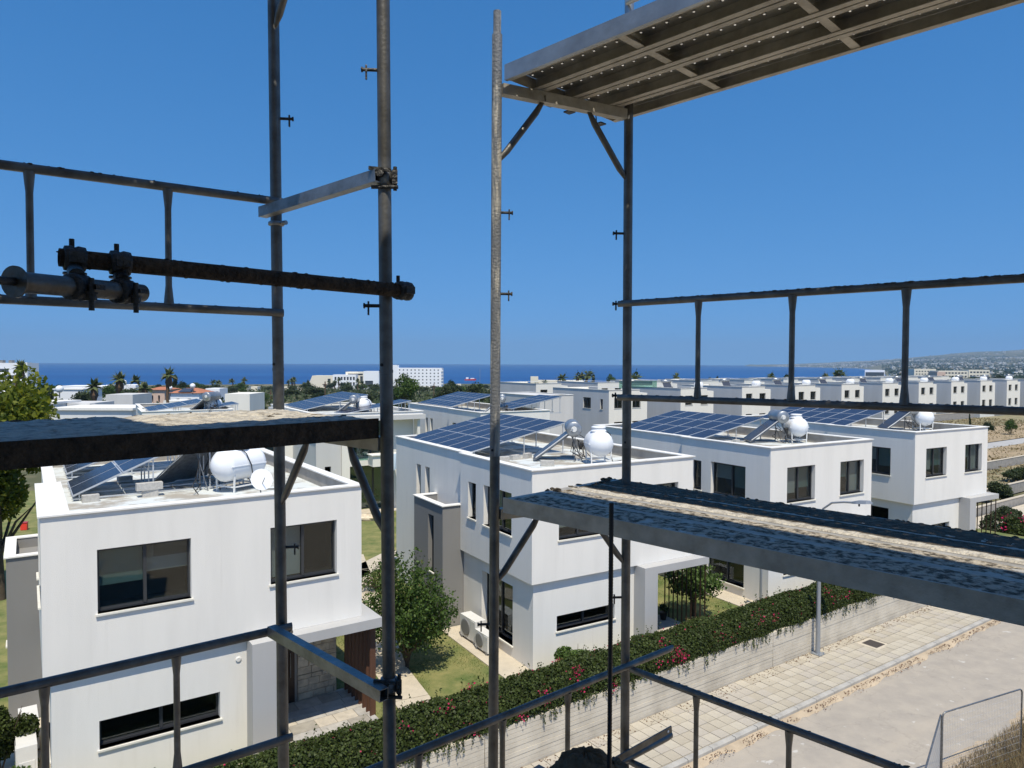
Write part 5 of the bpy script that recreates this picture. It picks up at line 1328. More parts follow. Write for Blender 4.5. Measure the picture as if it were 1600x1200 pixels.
# ================================================================== BACKGROUND
def generic_tree(proto_n, mt, rx, rz, n, size, seed, th=1.6, bl=10):
    t = thing("tree", "x", "tree", (0,0,-500)); leaves("crown", crown_pts(n, rx, rx, rz, seed, bl, (0,0,th+rz*.85), .46), size, L_[mt], t, seed, .65)
    mb = MB(); tint_limbs(mb, th+.6, rx*.055, seed, rx, 5); obj("trunk", mb, M_['trunk'], t); return t
PRO = [generic_tree(0,'olive',2.6,2.1,2600,.17,61), generic_tree(1,'dark',2.4,2.6,2600,.16,62), generic_tree(2,'tree',2.8,2.3,2600,.17,63), generic_tree(3,'dark',1.1,3.6,1800,.16,64,.6,7)]
used = set()
def put_tree(k, px, py_base, D, sc, label, group=None, name=None):
    p = PY(px, py_base, D); az = math.degrees(math.atan2(p.x,p.y)); z = ground_z(p.length, az if az>0 else 0)
    z = p.z if py_base else z
    root = PRO[k]
    if k not in used:
        used.add(k); root.location = (p.x,p.y,z); root["label"] = label
        if group: root["group"] = group
        o = root
    else: o = dup(root, (p.x,p.y,z), random.Random(px).uniform(0,6.28), label, group)
    if not group and "group" in o: del o["group"]
    o.scale = sc if isinstance(sc, tuple) else (sc,)*3
    return o
def gz_at(px, D):
    a = math.degrees(math.atan((px-800)/F)); return ground_z(D/cos(R(a)), max(0,a))
def tree_at(k, px, top_py, D, wpx, label, group=None):
    """crown top shows at row top_py, width wpx pixels"""
    zt = PY(px, top_py, D).z; zb = gz_at(px, D); 
    rx = (2.7,2.5,2.9,1.15)[k]; hh = (1.6+2.1*1.85, 1.6+2.6*1.85, 1.6+2.3*1.85, .6+3.6*1.85)[k]
    sx = wpx/2*D/F/rx; sz = (zt-zb)/hh
    p = PY(px, 600, D); o = put_tree(k, px, 600, D, (sx, sx, max(.25,sz)), label, group); o.location = (p.x, p.y, zb); return o
named = [(2,630,585,150,56,"broad green tree rising beside the second pole, in front of the white hotel"),(0,700,595,170,44,"grey-green tree in front of the hotel, left of the ship"),(1,704,588,230,22,"dark pointed tree over the grove, left of the red ship"),
 (0,742,594,165,44,"olive-green tree directly below the red ship"),(0,776,598,160,46,"rounded tree just right of the third pole's left neighbour roof"),(1,812,600,175,34,"tree right of the third pole above the solar array roof"),(2,840,603,170,40,"dark tree at the left end of the far row houses with shaded sides"),
 (1,1010-115,594,260,20,"small dark tree left of the group of three palms"),(3,926,580,260,10,"slim dark cypress right of the three palms"),(2,953,585,260,22,"round green tree between the cypress and the right pole"),
 (3,1110,586,280,9,"left of two slim dark trees above the row house roofs"),(3,1122,584,280,9,"right of two slim dark trees above the row house roofs"),(1,1136,590,290,14,"low dark tree beside the two slim trees above the roofs"),
 (3,272,581,240,13,"dark pointed conifer right of the tallest left palm"),(1,284,590,230,24,"dark green tree at the foot of the pointed conifer"),(1,75,598,180,26,"dark tree beside the far left hotel"),(1,45,598,170,30,"dark tree in front of the far left hotel"),
 (2,240,604,190,40,"green tree between the left palms and the orange roofs"),(0,130,607,170,44,"grey-green tree behind the left palms"),(2,175,600,210,40,"green tree behind the grey box building at left"),
 (1,1577,583,420,20,"dark round trees on the far right above the last row house"),(1,1560,581,430,24,"broad dark tree clump before the white town at right"),(2,1375,596,330,26,"green tree near the far cream hotel at right"),
 (3,1518-1,643,118,5,"small slim cypress beside a far row house wall"),(2,1582,655,110,22,"green bush tree at the right edge below the last row houses"),(1,1545,655,112,20,"dark tree by the far compound wall")]
for i, (k, px, ty, D, w, lb) in enumerate(named): tree_at(k, px, ty, D, w, lb)
rg = random.Random(123)
for i in range(150):        # groves between the villas and the shore
    px = rg.uniform(-20, 900) if i < 115 else rg.uniform(900, 1600); D = rg.uniform(190, 620) if px < 900 else rg.uniform(330,900)
    k = rg.choice((0,0,1,2)); p = PY(px, 600, D); zb = gz_at(px, D); o = put_tree(k, px+i*.01, 600, D, 1, "round-crowned tree in the groves between the villas and the shore", "trees of the grove before the sea")
    s = rg.uniform(.8,1.6); o.scale = (s*1.25,s*1.25,s*.72); o.location = (p.x,p.y,zb)
# dense scrub: one mass nobody could count
rgn = np.random.default_rng(55); pts = []
for i in range(52000):
    u = rgn.random(); D = 150 + 560*u**1.15; px = rgn.uniform(-60, 1660)
    if px > 1000 and D < 340: continue
    if noise.noise(Vector((px*.012, D*.016, 0))) < -.12: continue
    x = (px-800)/F*D; h = 1.5 + 3.2*abs(noise.noise(Vector((x*.09, D*.09, 4))))
    pts.append((x, D, gz_at(px, D) + h*rgn.random()**.6))
leaves("scrub_and_groves", np.array(pts), .62, L_['olive'], None, 56, .7, nrm=np.array([[0,-.2,.9]]*len(pts)), kind="stuff")

def frond_palm(label, px, crown_py, D, r, fan=True, seed=0, group=None, skirt=True):
    zb = gz_at(px, D); p = PY(px, crown_py, D); t = thing("palm_tree", label, "palm tree", (p.x, p.y, zb), 0, group); h = p.z - zb
    rg = random.Random(seed); mb = MB(); pts = [(rg.uniform(-.1,.1)*k, 0, h*k/6) for k in range(7)]
    tw = r*.14; mb.tube(pts, [tw*1.2,tw,tw*.95,tw*.95,tw,tw*1.25 if skirt else tw,tw*1.6 if skirt else tw], 8)
    obj("trunk", mb, M_['palmtrunk'], t)
    if skirt:
        sk = MB().lathe((pts[-1][0],0,h-r*1.1),(0,0,1),[(0,tw*1.2),(r*.35,tw*2.2),(r*.9,tw*1.7),(r*1.1,tw*.8)],9,False); obj("dead_frond_skirt", sk, M_['palmtrunk'], t)
    vs = []; fs = []; val = []; n = 34 if fan else 30
    for i in range(n):
        a = rg.uniform(0,2*pi); el = rg.uniform(-.25,1.35) if fan else rg.uniform(-.35,1.25); L = r*rg.uniform(.8,1.1); seg = 5; c = Vector((pts[-1][0],0,h)); d = Vector((cos(a)*cos(el),sin(a)*cos(el),sin(el))); prev = None; u = rg.random()
        side = Vector((-sin(a),cos(a),0))
        for k in range(seg+1):
            f = k/seg; q = c + d*(L*f) + Vector((0,0,-L*.38*f*f*(1.2-el*.5))); w = L*(.16*math.sin(min(1,f*1.15+.05)*pi)+.012)
            b = len(vs); lift = Vector((0,0,-w*.5)); vs += [tuple(q-side*w+lift), tuple(q), tuple(q+side*w+lift)]
            if k: 
                for e in (0,1):
                    # leaflets: leave gaps by splitting strips into teeth
                    fs.append((b-3+e, b+e, b+1+e)) ; val.append(u)
                    if k % 2 or fan: fs.append((b-3+e, b+1+e, b-2+e)); val.append(u)
    me = bpy.data.meshes.new("fronds"); me.from_pydata(vs, [], fs); at = me.attributes.new("rnd",'FLOAT','FACE'); at.data.foreach_set("value", val); me.materials.append(L_['palm']); link("fronds", me, t)
    return t
PL = [(184,592,135,1.55,"palm with the thick brown neck in front of the grey box building"),(262,585,132,1.5,"tallest left palm, right of the orange roofs, against the sea"),(145,603,118,1.5,"palm with shaggy brown neck left of the grey box building"),
 (62,622,95,1.25,"slender upright palm beside the yellow-green tree"),(28,573,120,1.3,"palm in front of the far left white hotel"),(216,594,150,1.25,"left one of the twin palms between grey box and orange roofs"),(226,606,140,1.5,"right darker one of the twin palms between grey box and orange roofs"),
 (881,590,240,2.0,"left palm of the group of three over the cream building"),(903,588,240,2.2,"middle palm of the group of three over the cream building"),(917,585,245,2.2,"right palm of the group of three over the cream building"),
 (992,590,215,2.3,"palm just right of the right-hand pole"),(1059,588,240,1.4,"lone palm between the right pole and the first upright"),(1206,588,250,1.7,"palm left of the second guardrail upright"),(1230,590,255,1.6,"palm partly behind the second guardrail upright"),
 (1289,588,260,1.6,"small left palm of the pair over the row house roofs"),(1309,586,230,2.4,"large right palm of the pair over the row house roofs"),(851,597,380,2.0,"small palm on the shore left of the cream building's trees")]
for i, (px, py, D, r, lb) in enumerate(PL): frond_palm(lb, px, py, D, r*(1.4 if i < 7 else 1.6), fan=(i < 7), seed=i, skirt=(i in (0,1,2,3,4,6)))
rg = random.Random(8)
for i in range(26):
    px = rg.uniform(440, 620) if i < 18 else rg.uniform(300,460); D = rg.uniform(420,600); frond_palm("small palm in front of the long white hotel", px, 600-rg.uniform(-1,7), D, 3.0, True, 100+i, "palms around the long white hotel", False)

# ------- buildings
def block(label, px0, px1, top_py, D, depth, base=None, m='hotel', name="building", cat="building", yaw=0, wins=None, group=None, roofover=0.0, winm='winfar'):
    """box building whose front spans px0..px1 at distance D"""
    a, b = PY(px0, 600, D), PY(px1, 600, D); zt = PY((px0+px1)/2, top_py, D).z; zb = gz_at((px0+px1)/2, D) if base is None else base
    t = thing(name, label, cat, (a.x, a.y, zb), R(yaw), group); w = (b.x-a.x)/cos(R(yaw)); h = zt-zb
    mb = MB(); hs = []
    for (u0, u1, v0, v1) in (wins or []): hs.append((w*u0, w*u1, h*v0, h*v1, .5))
    wall_grid(mb, MF(0), 0, w, 0, h, hs)
    mb.quad((0,0,0),(0,depth,0),(0,depth,h),(0,0,h)); mb.quad((w,0,0),(w,depth,0),(w,depth,h),(w,0,h)); mb.quad((0,depth,0),(w,depth,0),(w,depth,h),(0,depth,h)); mb.quad((0,0,h),(w,0,h),(w,depth,h),(0,depth,h))
    obj("wall", mb, M_[m], t)
    for q in hs: obj("window", MB().quad((q[0],.45,q[2]),(q[1],.45,q[2]),(q[1],.45,q[3]),(q[0],.45,q[3])), M_[winm], t)
    if roofover: obj("roof", MB().box(-roofover,w+roofover,-roofover,depth+roofover,h+.003,h+.25+roofover*.2), M_['coping'], t)
    return t, w, h
def grid(nx, ny, u0=.05, u1=.95, v0=.1, v1=.95, fu=.45, fv=.4):
    o = []
    for i in range(nx):
        for j in range(ny):
            a = u0+(u1-u0)*(i+.5)/nx; b = v0+(v1-v0)*(j+.5)/ny; du = (u1-u0)/nx*fu/2; dv = (v1-v0)/ny*fv/2; o.append((a-du,a+du,b-dv,b+dv))
    return o
# long white hotel
t,w,h = block("six-storey white hotel wing with rows of small square windows on the sea horizon", 612, 690, 575, 640, 18, m='hotel', name="hotel", cat="hotel", wins=grid(11,6,.12,.97,.05,.98,.34,.36))
obj("stair_tower", MB().box(-.3,w*.12,-.6,8,0,h+2.6), M_['hotel'], t); 
for j in range(6): obj("balcony", MB().box(w-.2,w+1.4,-1.2,5,h*(.07+.155*j),h*(.07+.155*j)+.9), M_['hotel'], t)
t,w,h = block("long stepped white and cream hotel with balconies left of the second pole", 488, 545, 587, 600, 16, m='hotelc', name="hotel", cat="hotel", wins=[(.42,.50,.55,.78),(.30,.38,.2,.4),(.62,.70,.55,.78)])
obj("sloping_gable", MB().add([(-5,0,0),(0,0,0),(0,0,h),(-5,14,0),(0,14,0),(0,14,h)], [(0,1,2),(3,5,4),(0,2,5,3)]), M_['hotelc'], t)
t,w,h = block("middle part of the stepped hotel with tall white balcony fins", 520, 556, 585.5, 596, 10, m='hotel', name="hotel", cat="hotel", wins=grid(7,2,.05,.98,.2,.92,.62,.62))
t,w,h = block("cream upper block of the stepped hotel behind its palms", 540, 576, 581, 606, 14, m='hotelc', name="hotel", cat="hotel", wins=[(.1,.75,.80,.90),(.63,.75,.45,.75)])
t,w,h = block("white end block of the stepped hotel touching the second pole", 568, 592, 580, 590, 14, m='hotel', name="hotel", cat="hotel", wins=[(.10,.62,.20,.48)])
# far left hotel
t,w,h = block("big white hotel at the left edge with curved balconies", -70, 50, 567, 330, 5, m='hotel', name="hotel", cat="hotel", wins=[])
for j, (z0, u0, u1) in enumerate(((.84,.50,.70),(.66,.45,.95),(.50,.40,.95),(.34,.4,.95))):
    obj("recess_shade_sheet", MB().box(w*u0,w*u1,-.02,.0,h*z0-2.0,h*z0), M_['winfar'], t)  # flat dark sheet on the wall; shade of a recess as colour
    obj("balcony", MB().tube([(w*u0,-1.0,h*z0-2.2),(w*(u0+.2),-2.2,h*z0-2.4),(w*u1,-.8,h*z0-2.9)], .75, 6), M_['hotel'], t)
obj("end_fin", MB().box(w-.8,w,-3,0,0,h+.3), M_['hotel'], t)
for k in range(4): obj("roof_plant", MB().box(w*(.3+.12*k),w*(.3+.12*k)+1.5,2,4,h+.01,h+1.3), M_['acg'], t)
# cream building right of third pole
block("low cream building with a square stair head between the third and right poles", 836, 912, 594.5, 520, 14, m='hotelc', name="building", wins=[(.62,.68,.3,.7),(.70,.76,.3,.7),(.78,.84,.3,.7),(.86,.92,.3,.7)]); block("square cream stair head above the low cream building", 829, 841, 588.5, 515, 8, m='hotelc')
# left foreground cluster of villas
G1 = "white and cream houses between the villas and the sea"
block("grey box building behind the thick-necked palm", 165, 207, 616.5, 112, 6, m='ltgray', wins=[(.05,.2,.1,.65)], group=G1)
block("cream cube with a dark doorway left of the first pole", 351, 390, 615.5, 100, 6, m='plaster2', yaw=0, wins=[(.12,.27,.2,.7)], group=G1)
t,w,h = block("long low white-roofed house at left below the palms", 82, 205, 641, 92, 7, m='metalroof', wins=[(.02,.2,.05,.6),(.25,.45,.05,.6),(.55,.62,.05,.6),(.75,.92,.05,.6)], group=G1, roofover=.3)
block("grey ribbed wall house with a barred window at left", 84, 140, 630, 98, 6, m='ltgray', wins=[(.25,.5,.3,.7)], group=G1)
block("white flat house behind the slender palm at left", 52, 88, 631, 96, 5, m='plaster', wins=[(.5,.75,.05,.45)], group=G1, roofover=.2)
block("white house with round water tanks on the shore at left", 84, 130, 609, 175, 8, m='hotel', wins=[(.35,.6,.2,.5),(.7,.8,.2,.5)], group=G1, roofover=.2)
block("long white house roof on the shore behind the palms", 95, 168, 603, 230, 8, m='hotel', wins=[(.1,.9,.4,.65)], group=G1)
block("low white house with tanks between the left palms", 166, 212, 601.5, 235, 8, m='hotel', wins=[(.1,.9,.3,.7)], group=G1)
block("small white house among trees at the foot of the left hotel", 52, 62, 610, 190, 5, m='hotel', group=G1)
def gable(label, px0, px1, eave_py, ridge_py, D, m='pink'):
    t, w, h = block(label, px0, px1, eave_py, D, 7, m=m, name="house", cat="house", wins=[(.2,.32,.45,.75),(.6,.72,.45,.75)], group=G1)
    rz = PY(px0, ridge_py, D).z - PY(px0, eave_py, D).z
    obj("tiled_roof", MB().add([(-.4,-.4,h),(w+.4,-.4,h),(w+.4,7.4,h),(-.4,7.4,h),(w*.3,3.5,h+rz),(w*.7,3.5,h+rz)], [(0,1,5,4),(1,2,5),(2,3,4,5),(3,0,4)]), M_['terra'], t); return t, w, h
gable("pink house with orange tiled roof left of the tallest palm", 231, 257, 609, 605, 165)
t,w,h = gable("white house with orange tiled roof and dark roof panels right of the tallest palm", 266, 311, 614, 607, 150, 'hotel')
obj("roof_panel", MB().add([(w*.27,-.3,h+.25),(w*.74,-.3,h+.25),(w*.70,2.0,h+.95),(w*.32,2.0,h+.95)],[(0,1,2,3)]), M_['pv'], t)
block("white lower terrace of the orange-roofed house", 255, 300, 626, 140, 5, m='plaster', group=G1, wins=[(.1,.3,.1,.5)])
for k, (px, py, D, r) in enumerate(((93,608,172,.9),(301,603,150,.55),(193,598,232,1.0),(266,606,150,.45))):
    p = PY(px,py,D); o = thing("round_tank", ("large cream ball tank on the white shore house","white ball tank above the orange-roofed house","white dome tank on the house between the palms","small white tank left of the orange roof")[k], "water tank", p)
    obj("ball", MB().lathe((0,0,0),(0,0,1),[(-r,0)]+[(r*math.sin(R(a)), r*math.cos(R(a))) for a in range(-75,90,15)]+[(r,0)],14), M_['tankw'], o); obj("tank_stand", MB().tube([(0,0,-r-1.2),(0,0,-r*.9)], .12, 6), M_['galv'], o)
block("small white tent-like roof among the groves left of the first pole", 321, 343, 607, 210, 6, m='hotel', group=G1)
for k, (px0, px1, py, D) in enumerate(((372,386,603,430),(392,402,604,430),(444,462,604,480),(455,478,606,470),(700,720,600,700),(642,676,604,620))):
    block(("first","second","third","fourth","fifth","sixth")[k] + " small low white building glimpsed through the grove, counting from the left", px0, px1, py, D, 6, m='hotelc', group="low white buildings in the grove")
# utility poles
for k, (px, py0, D) in enumerate(((508,596,190),(423,610,210),(678,600,230))):
    p = PY(px, py0, D); zb = gz_at(px, D); o = thing("utility_pole", ("wooden pole standing in the grove between the first two poles","thin wooden pole just left of the first scaffold pole","thin wooden pole in the trees right of the second scaffold pole")[k], "utility pole", (p.x,p.y,zb)); obj("mast", MB().tube([(0,0,0),(0,0,p.z-zb)], .16, 6), M_['palmtrunk'], o); obj("crossarm", MB().box(-.8,.8,-.06,.06,p.z-zb-.9,p.z-zb-.75), M_['palmtrunk'], o)
# ship
p = PZ(735,594.5,-30); p = p*1.0; sh = thing("ship", "small red and white ship on the sea left of the third pole", "ship", (p.x, p.y, -30.0))
k = p.y/F
obj("hull", MB().add([(-9*k,0,0),(8*k,0,0),(9.5*k,0,2.6*k),(-9.5*k,0,2.0*k),(-9*k,3*k,0),(8*k,3*k,0),(9.5*k,3*k,2.6*k),(-9.5*k,3*k,2.0*k)], [(0,1,2,3),(4,7,6,5),(3,2,6,7),(0,3,7,4),(1,5,6,2)]), M_['carred'], sh)
obj("superstructure", MB().box(-7*k,-3*k,.3*k,2.5*k,2.0*k,5*k).box(0,6*k,.5*k,2.4*k,2.2*k,3.8*k), M_['hotel'], sh)
p2 = PY(750,576,p.y*.9); bt = thing("tall_mast", "thin grey mast rising from the shore right of the ship", "mast", (p2.x,p2.y,-30)); obj("mast_tube", MB().tube([(0,0,0),(0,0,p2.z+30)], .35, 6), M_['lampgrey'], bt)

# ------- villas of the second street
V5 = thing("villa", "villa with deep roof slab and glass balcony seen between the left poles", "house", (-12.3,44.5,GZ), R(31), "white flat-roofed villas along the street")
up = MB(); Wv = 7.0
wall_grid(up, MF(0), 0, 1.6, 0, 6.05, [(.55,.95,2.6,3.2,.2)]); up.quad((0,0,0),(0,12,0),(0,12,6.05),(0,0,6.05)); up.quad((1.6,0,0),(1.6,2,0),(1.6,2,6.05),(1.6,0,6.05))
obj("grey_wall", up, M_['ltgray'], V5)
obj("pillar", MB().box(1.62,2.15,-.1,.5,0,6.05), M_['plaster2'], V5)
obj("cream_wall", MB().box(5.25,6.75,.4,12,0,6.05).box(6.755,6.95,-.3,.3,0,6.05), M_['plaster2'], V5)
obj("roof_slab", MB().box(-.25,7.25,-.55,12.3,6.055,6.36), M_['ltgray'], V5); cp = MB(); coping_ring(cp,-.1,7.1,-.4,12.1,6.55,.25); cp2 = MB().box(-.1,7.1,-.4,-.2,6.362,6.55).box(-.1,7.1,11.9,12.1,6.362,6.55).box(-.1,.1,-.2,11.9,6.362,6.55).box(6.9,7.1,-.2,11.9,6.362,6.55)
obj("parapet", cp2, M_['plaster'], V5); obj("coping", cp, M_['coping'], V5); obj("roof", MB().box(.1,6.9,-.2,11.9,6.361,6.37), M_['roof'], V5)
obj("balcony_slab", MB().box(2.16,5.24,-.05,2,3.1,3.45), M_['plaster'], V5); obj("balcony_box", MB().box(3.4,5.2,-.9,-.06,3.1,3.8), M_['plaster2'], V5); obj("balcony_coping", MB().box(3.3,5.24,-1.0,-.0,3.81,3.87), M_['coping'], V5)
obj("room_shade_backing", MB().box(2.16,5.24,4,4.1,0,6.05).box(1.61,2.15,.6,4,0,6.05), M_['dark'], V5)
for z0, z1, y0 in ((3.46,6.05,1.7),(0.05,3.09,1.3)):
    for a0, a1 in ((2.2,3.2),(3.2,4.2),(4.2,5.2)):
        g = MB(); M = MF(y0); g.mbox(M,a0,a0+.06,0,.06,z0,z1); g.mbox(M,a1-.06,a1,0,.06,z0,z1); g.mbox(M,a0+.06,a1-.06,0,.06,z0,z0+.06); g.mbox(M,a0+.06,a1-.06,0,.06,z1-.06,z1)
        f = obj("glass_door", g, M_['frame'], V5); obj("pane", MB().mbox(M,a0+.05,a1-.05,.025,.03,z0+.05,z1-.05), M_['balglass'], f)
obj("glass_balustrade", MB().box(2.2,3.38,-.04,-.025,3.46,4.4), M_['balglass'], V5)
tw = thing("towel", "pale blue towel drying over the balcony parapet", "towel", loc2w(V5,4.2,-1.03,3.2)); tw.rotation_euler.z = R(31)
vs = []; 
for i in range(11):
    for j in range(9): vs.append((i*.09+.03*noise.noise(Vector((i*.5,j*.5,0))), -.03+.05*math.sin(i*1.3+j*.4), .65-j*.13 + .2*abs(i-6)/6))
obj("cloth", MB().add(vs,[(i*9+j,(i+1)*9+j,(i+1)*9+j+1,i*9+j+1) for i in range(10) for j in range(8)],True), M_['cloth'], tw)
V6 = villa("villa", "villa with two rear solar arrays directly behind the middle villa", -2.1, 47.7, 31, 5.6, base=GZ, street=False, lowleft=False, wins=[(1,2.2),(3.4,4.6)], Dp=13.0)
V8 = villa("villa", "far left villa whose solar arrays show above the crusted deck", -26.6, 51.0, 31, 6.2, base=GZ-.25, street=False, lowleft=False, Dp=11)
V9 = villa("villa", "villa beside the grove behind the left deck, left of the deep-roofed villa", -19.5, 47.0, 31, 5.0, base=GZ-1.6, street=False, lowleft=False, Dp=8, wins=[(1,2.2),(3.0,4.2)])
pv_array(V5, "rear solar array on the deep-roofed villa behind the left deck", .6, 5.0, .5, 4.6, .95, 6, 3); pv_array(V5, "front low solar array on the deep-roofed villa near its parapet", 2.0, .8, .42, 4.8, .75, 2, 3)
heater(V5, "solar water heater on the deep-roofed villa, its cylinder against the grove", 1.9, 3.2, -30); water_tank(V5, "white water tank on the deep-roofed villa between two arrays", 4.3, 3.4, -40)
pv_array(V6, "rear solar array on the villa directly behind the middle villa", .5, 5.6, .5, 3.7, .85, 6, 3); pv_array(V6, "right solar array on the villa directly behind the middle villa", 3.4, 1.6, .5, 4.4, .8, 3, 3)
heater(V6, "solar water heater on the villa behind, left of the third pole", 1.9, 3.3, -30, .95)
pv_array(V8, "left solar array above the crusted deck beside the long villa heater", .5, .8, .4, 3.9, .6, 5, 3); pv_array(V8, "right solar array above the crusted deck near the cream cube", 3.6, 1.0, .35, 3.2, .45, 3, 2)
heater(V8, "solar water heater rising above the left deck's far edge", 3.0, 1.2, -40, 1.15); water_tank(V8, "white water tank showing just above the left deck's far edge", 5.0, 1.6, -60)

# row houses
row = []
def row_house(label, x, y, yaw, lw):
    t = thing("row_house", label, "house", (x,y,0), R(yaw), "far row of identical white houses")
    W, H, Dd, b = 6.6, 0.0, 12.0, 8.0         # local z: roof at -3.45 world
    zt = -3.42; zb = -11.6
    up = MB(); wins = [(.9,2.35,-5.75,-4.45,.25),(4.0,5.45,-5.75,-4.45,.25),(.9,2.35,-9.0,-7.5,.25),(4.0,5.45,-9.0,-7.5,.25)]
    wall_grid(up, MF(0), 0, W, zb, zt-.45, wins); up.quad((0,0,zt-.45),(W-1.35,0,zt-.45),(W-1.35,0,zt),(0,0,zt)); up.quad((W-1.35,0,zt-.45),(W-1.35,3,zt-.45),(W-1.35,3,zt),(W-1.35,0,zt)); up.quad((W-1.35,3,zt-.45),(W,3,zt-.45),(W,3,zt),(W-1.35,3,zt))
    up.quad((W-1.35,0,zt-.45),(W,0,zt-.45),(W,3,zt-.45),(W-1.35,3,zt-.45))
    up.quad((W,0,zb),(W,Dd,zb),(W,Dd,zt-.45),(W,0,zt-.45)); up.quad((0,Dd,zb),(W,Dd,zb),(W,Dd,zt),(0,Dd,zt)); up.quad((.2,.2,zt-.3),(W-1.4,.2,zt-.3),(W-.1,Dd,zt-.3),(.2,Dd,zt-.3))
    obj("front_wall", up, M_['plaster2'], t)
    sd = MB(); wall_grid(sd, ML(0), 0, Dd, zb, zt, [(1.2,1.7,-5.9,-4.6,.2),(3.6,5.2,-5.9,-4.5,.2)] if lw else []); obj("side_wall", sd, M_['ltgray'], t)  # darker plaster than the front: this side's shade is put into the colour
    cp = MB(); cp.box(-.06,.22,-.06,Dd,zt,zt+.05).box(.22,W-1.35,-.06,.2,zt,zt+.05).box(W-.2,W+.05,3,Dd,zt,zt+.05); obj("coping", cp, M_['coping'], t)
    for q in wins: window(t, MF(0), *q[:4], inset=.18, blinds=(), deep=.6)
    if lw: window(t, ML(0), 1.2,1.7,-5.9,-4.6, split=None, blinds=(), deep=.5); window(t, ML(0), 3.6,5.2,-5.9,-4.5, blinds=(), deep=.5)
    return t
ORD = ["first","second","third","fourth","fifth","sixth","seventh","eighth","ninth","tenth","eleventh"]
ra = row_house("first and nearest house of the far row, with windows in its shaded side", 12.3, 90, 33, True)
rbh = None
for k in range(1, 11):
    x, y = 12.3+10.9*k, 90+7.6*k; lb = ORD[k] + " house from the left in the far row of identical houses"
    if rbh is None: rbh = row_house(lb, x, y, 33, False)
    else: dup(rbh, (x,y,0), R(33), lb)
    tk = thing("rooftop_tank", ORD[k] + " white tank from the left along the far row's roofs", "water tank", Vector((x,y,0)) + Vector((UW.x*5.6-UW.y*1.6, UW.y*5.6+UW.x*1.6, -3.84)), R(33), "white tanks on the far row's roofs")
    obj("tank_body", MB().lathe((0,-.6,.75),(0,1,0),[(0,.1),(.05,.35),(.2,.5),(1.1,.5),(1.25,.35),(1.3,.1)],12).box(-.4,.4,-.5,.5,0,.3), M_['tankw'], tk)
    ht = thing("rooftop_heater", ORD[k] + " solar heater from the left along the far row's roofs", "water heater", Vector((x,y,0)) + Vector((UW.x*2.6-UW.y*4.6, UW.y*2.6+UW.x*4.6, -3.7)), R(10), "heaters on the far row's roofs")
    obj("collector", MB().add([(-.6,0,0),(.6,0,0),(.6,.9,1.0),(-.6,.9,1.0),(-.6,.1,0),(.6,.1,0),(.6,1.0,1.0),(-.6,1.0,1.0)],[(0,1,2,3),(7,6,5,4),(0,4,5,1),(1,5,6,2),(2,6,7,3),(3,7,4,0)]), M_['pv'], ht); obj("cylinder", MB().lathe((-.7,1.0,1.1),(1,0,0),[(0,.1),(.02,.28),(1.38,.28),(1.4,.1)],12), M_['zinc'], ht)
    ab = MB().lathe((0,0,0),(0,0,1),[(0,.1),(.2,.1)],4)
for k in range(11):            # second row beyond, only roofs show
    x, y = 4+11.2*k, 118+7.8*k; dup(rbh, (x,y,.0), R(33), ORD[k] + " house from the left in the second far row, mostly roof")
for k in range(9):
    x, y = 30+13*k, 150+9*k; dup(rbh, (x,y,-.25), R(33), ORD[k] + " house from the left in the hindmost far row, roof line only")
gw = obj("glass_balustrade", MB().box(0,7,0,.03,0,1.0), M_["balglass"]); gw.location = (14.5, 96, -3.4); gw.rotation_euler.z = R(33); gw["label"]="greenish glass balustrade on the roof of the first far row house"; gw["category"]="balustrade"
lw_ = thing("wing_building", "grey low wing with flat roof left of the far row's first house", "building", (2.9,79.2,-11.4), R(33)); wb = MB(); wall_grid(wb, ML(0), 0, 9, 0, 7.75, [(.5,1.0,4.8,6.4,.2)]); wall_grid(wb, MF(0),0,5,0,7.75,[]); wb.quad((5,0,0),(5,9,0),(5,9,7.75),(5,0,7.75)); wb.quad((0,0,7.7),(5,0,7.7),(5,9,7.7),(0,9,7.7)); obj("wall", wb, M_['ltgray'], lw_); cp = MB(); coping_ring(cp,0,5,0,9,7.75); obj("coping", cp, M_['coping'], lw_); window(lw_, ML(0), .5,1.0,4.8,6.4, split=None, blinds=(), deep=.5)
# far right town and hotels
block("long cream hotel with balcony rows before the hill town at right", 1466, 1512, 579.5, 950, 20, base=-24, m='hotelc', name="hotel", cat="hotel", wins=grid(8,3,.1,.98,.1,.95,.7,.45)); block("right wing of the long cream hotel before the hill town", 1513, 1546, 578, 960, 20, base=-24, m='hotelc', name="hotel", cat="hotel", wins=grid(6,3,.05,.98,.1,.95,.7,.45))
block("pinkish hotel end block at the left of the long cream hotel", 1464, 1477, 581, 930, 20, base=-24, m='pink', name="hotel", cat="hotel")
block("pale hotel with stepped roof right of the third guardrail upright", 1428, 1462, 576.5, 1150, 20, base=-24, m='hotelc', name="hotel", cat="hotel", wins=grid(7,3,.05,.98,.1,.9,.6,.4)); block("white flat hotel left of the third guardrail upright", 1351, 1382, 578, 1250, 20, base=-26, m='hotel', name="hotel", cat="hotel", wins=[(.03,.97,.30,.75)])
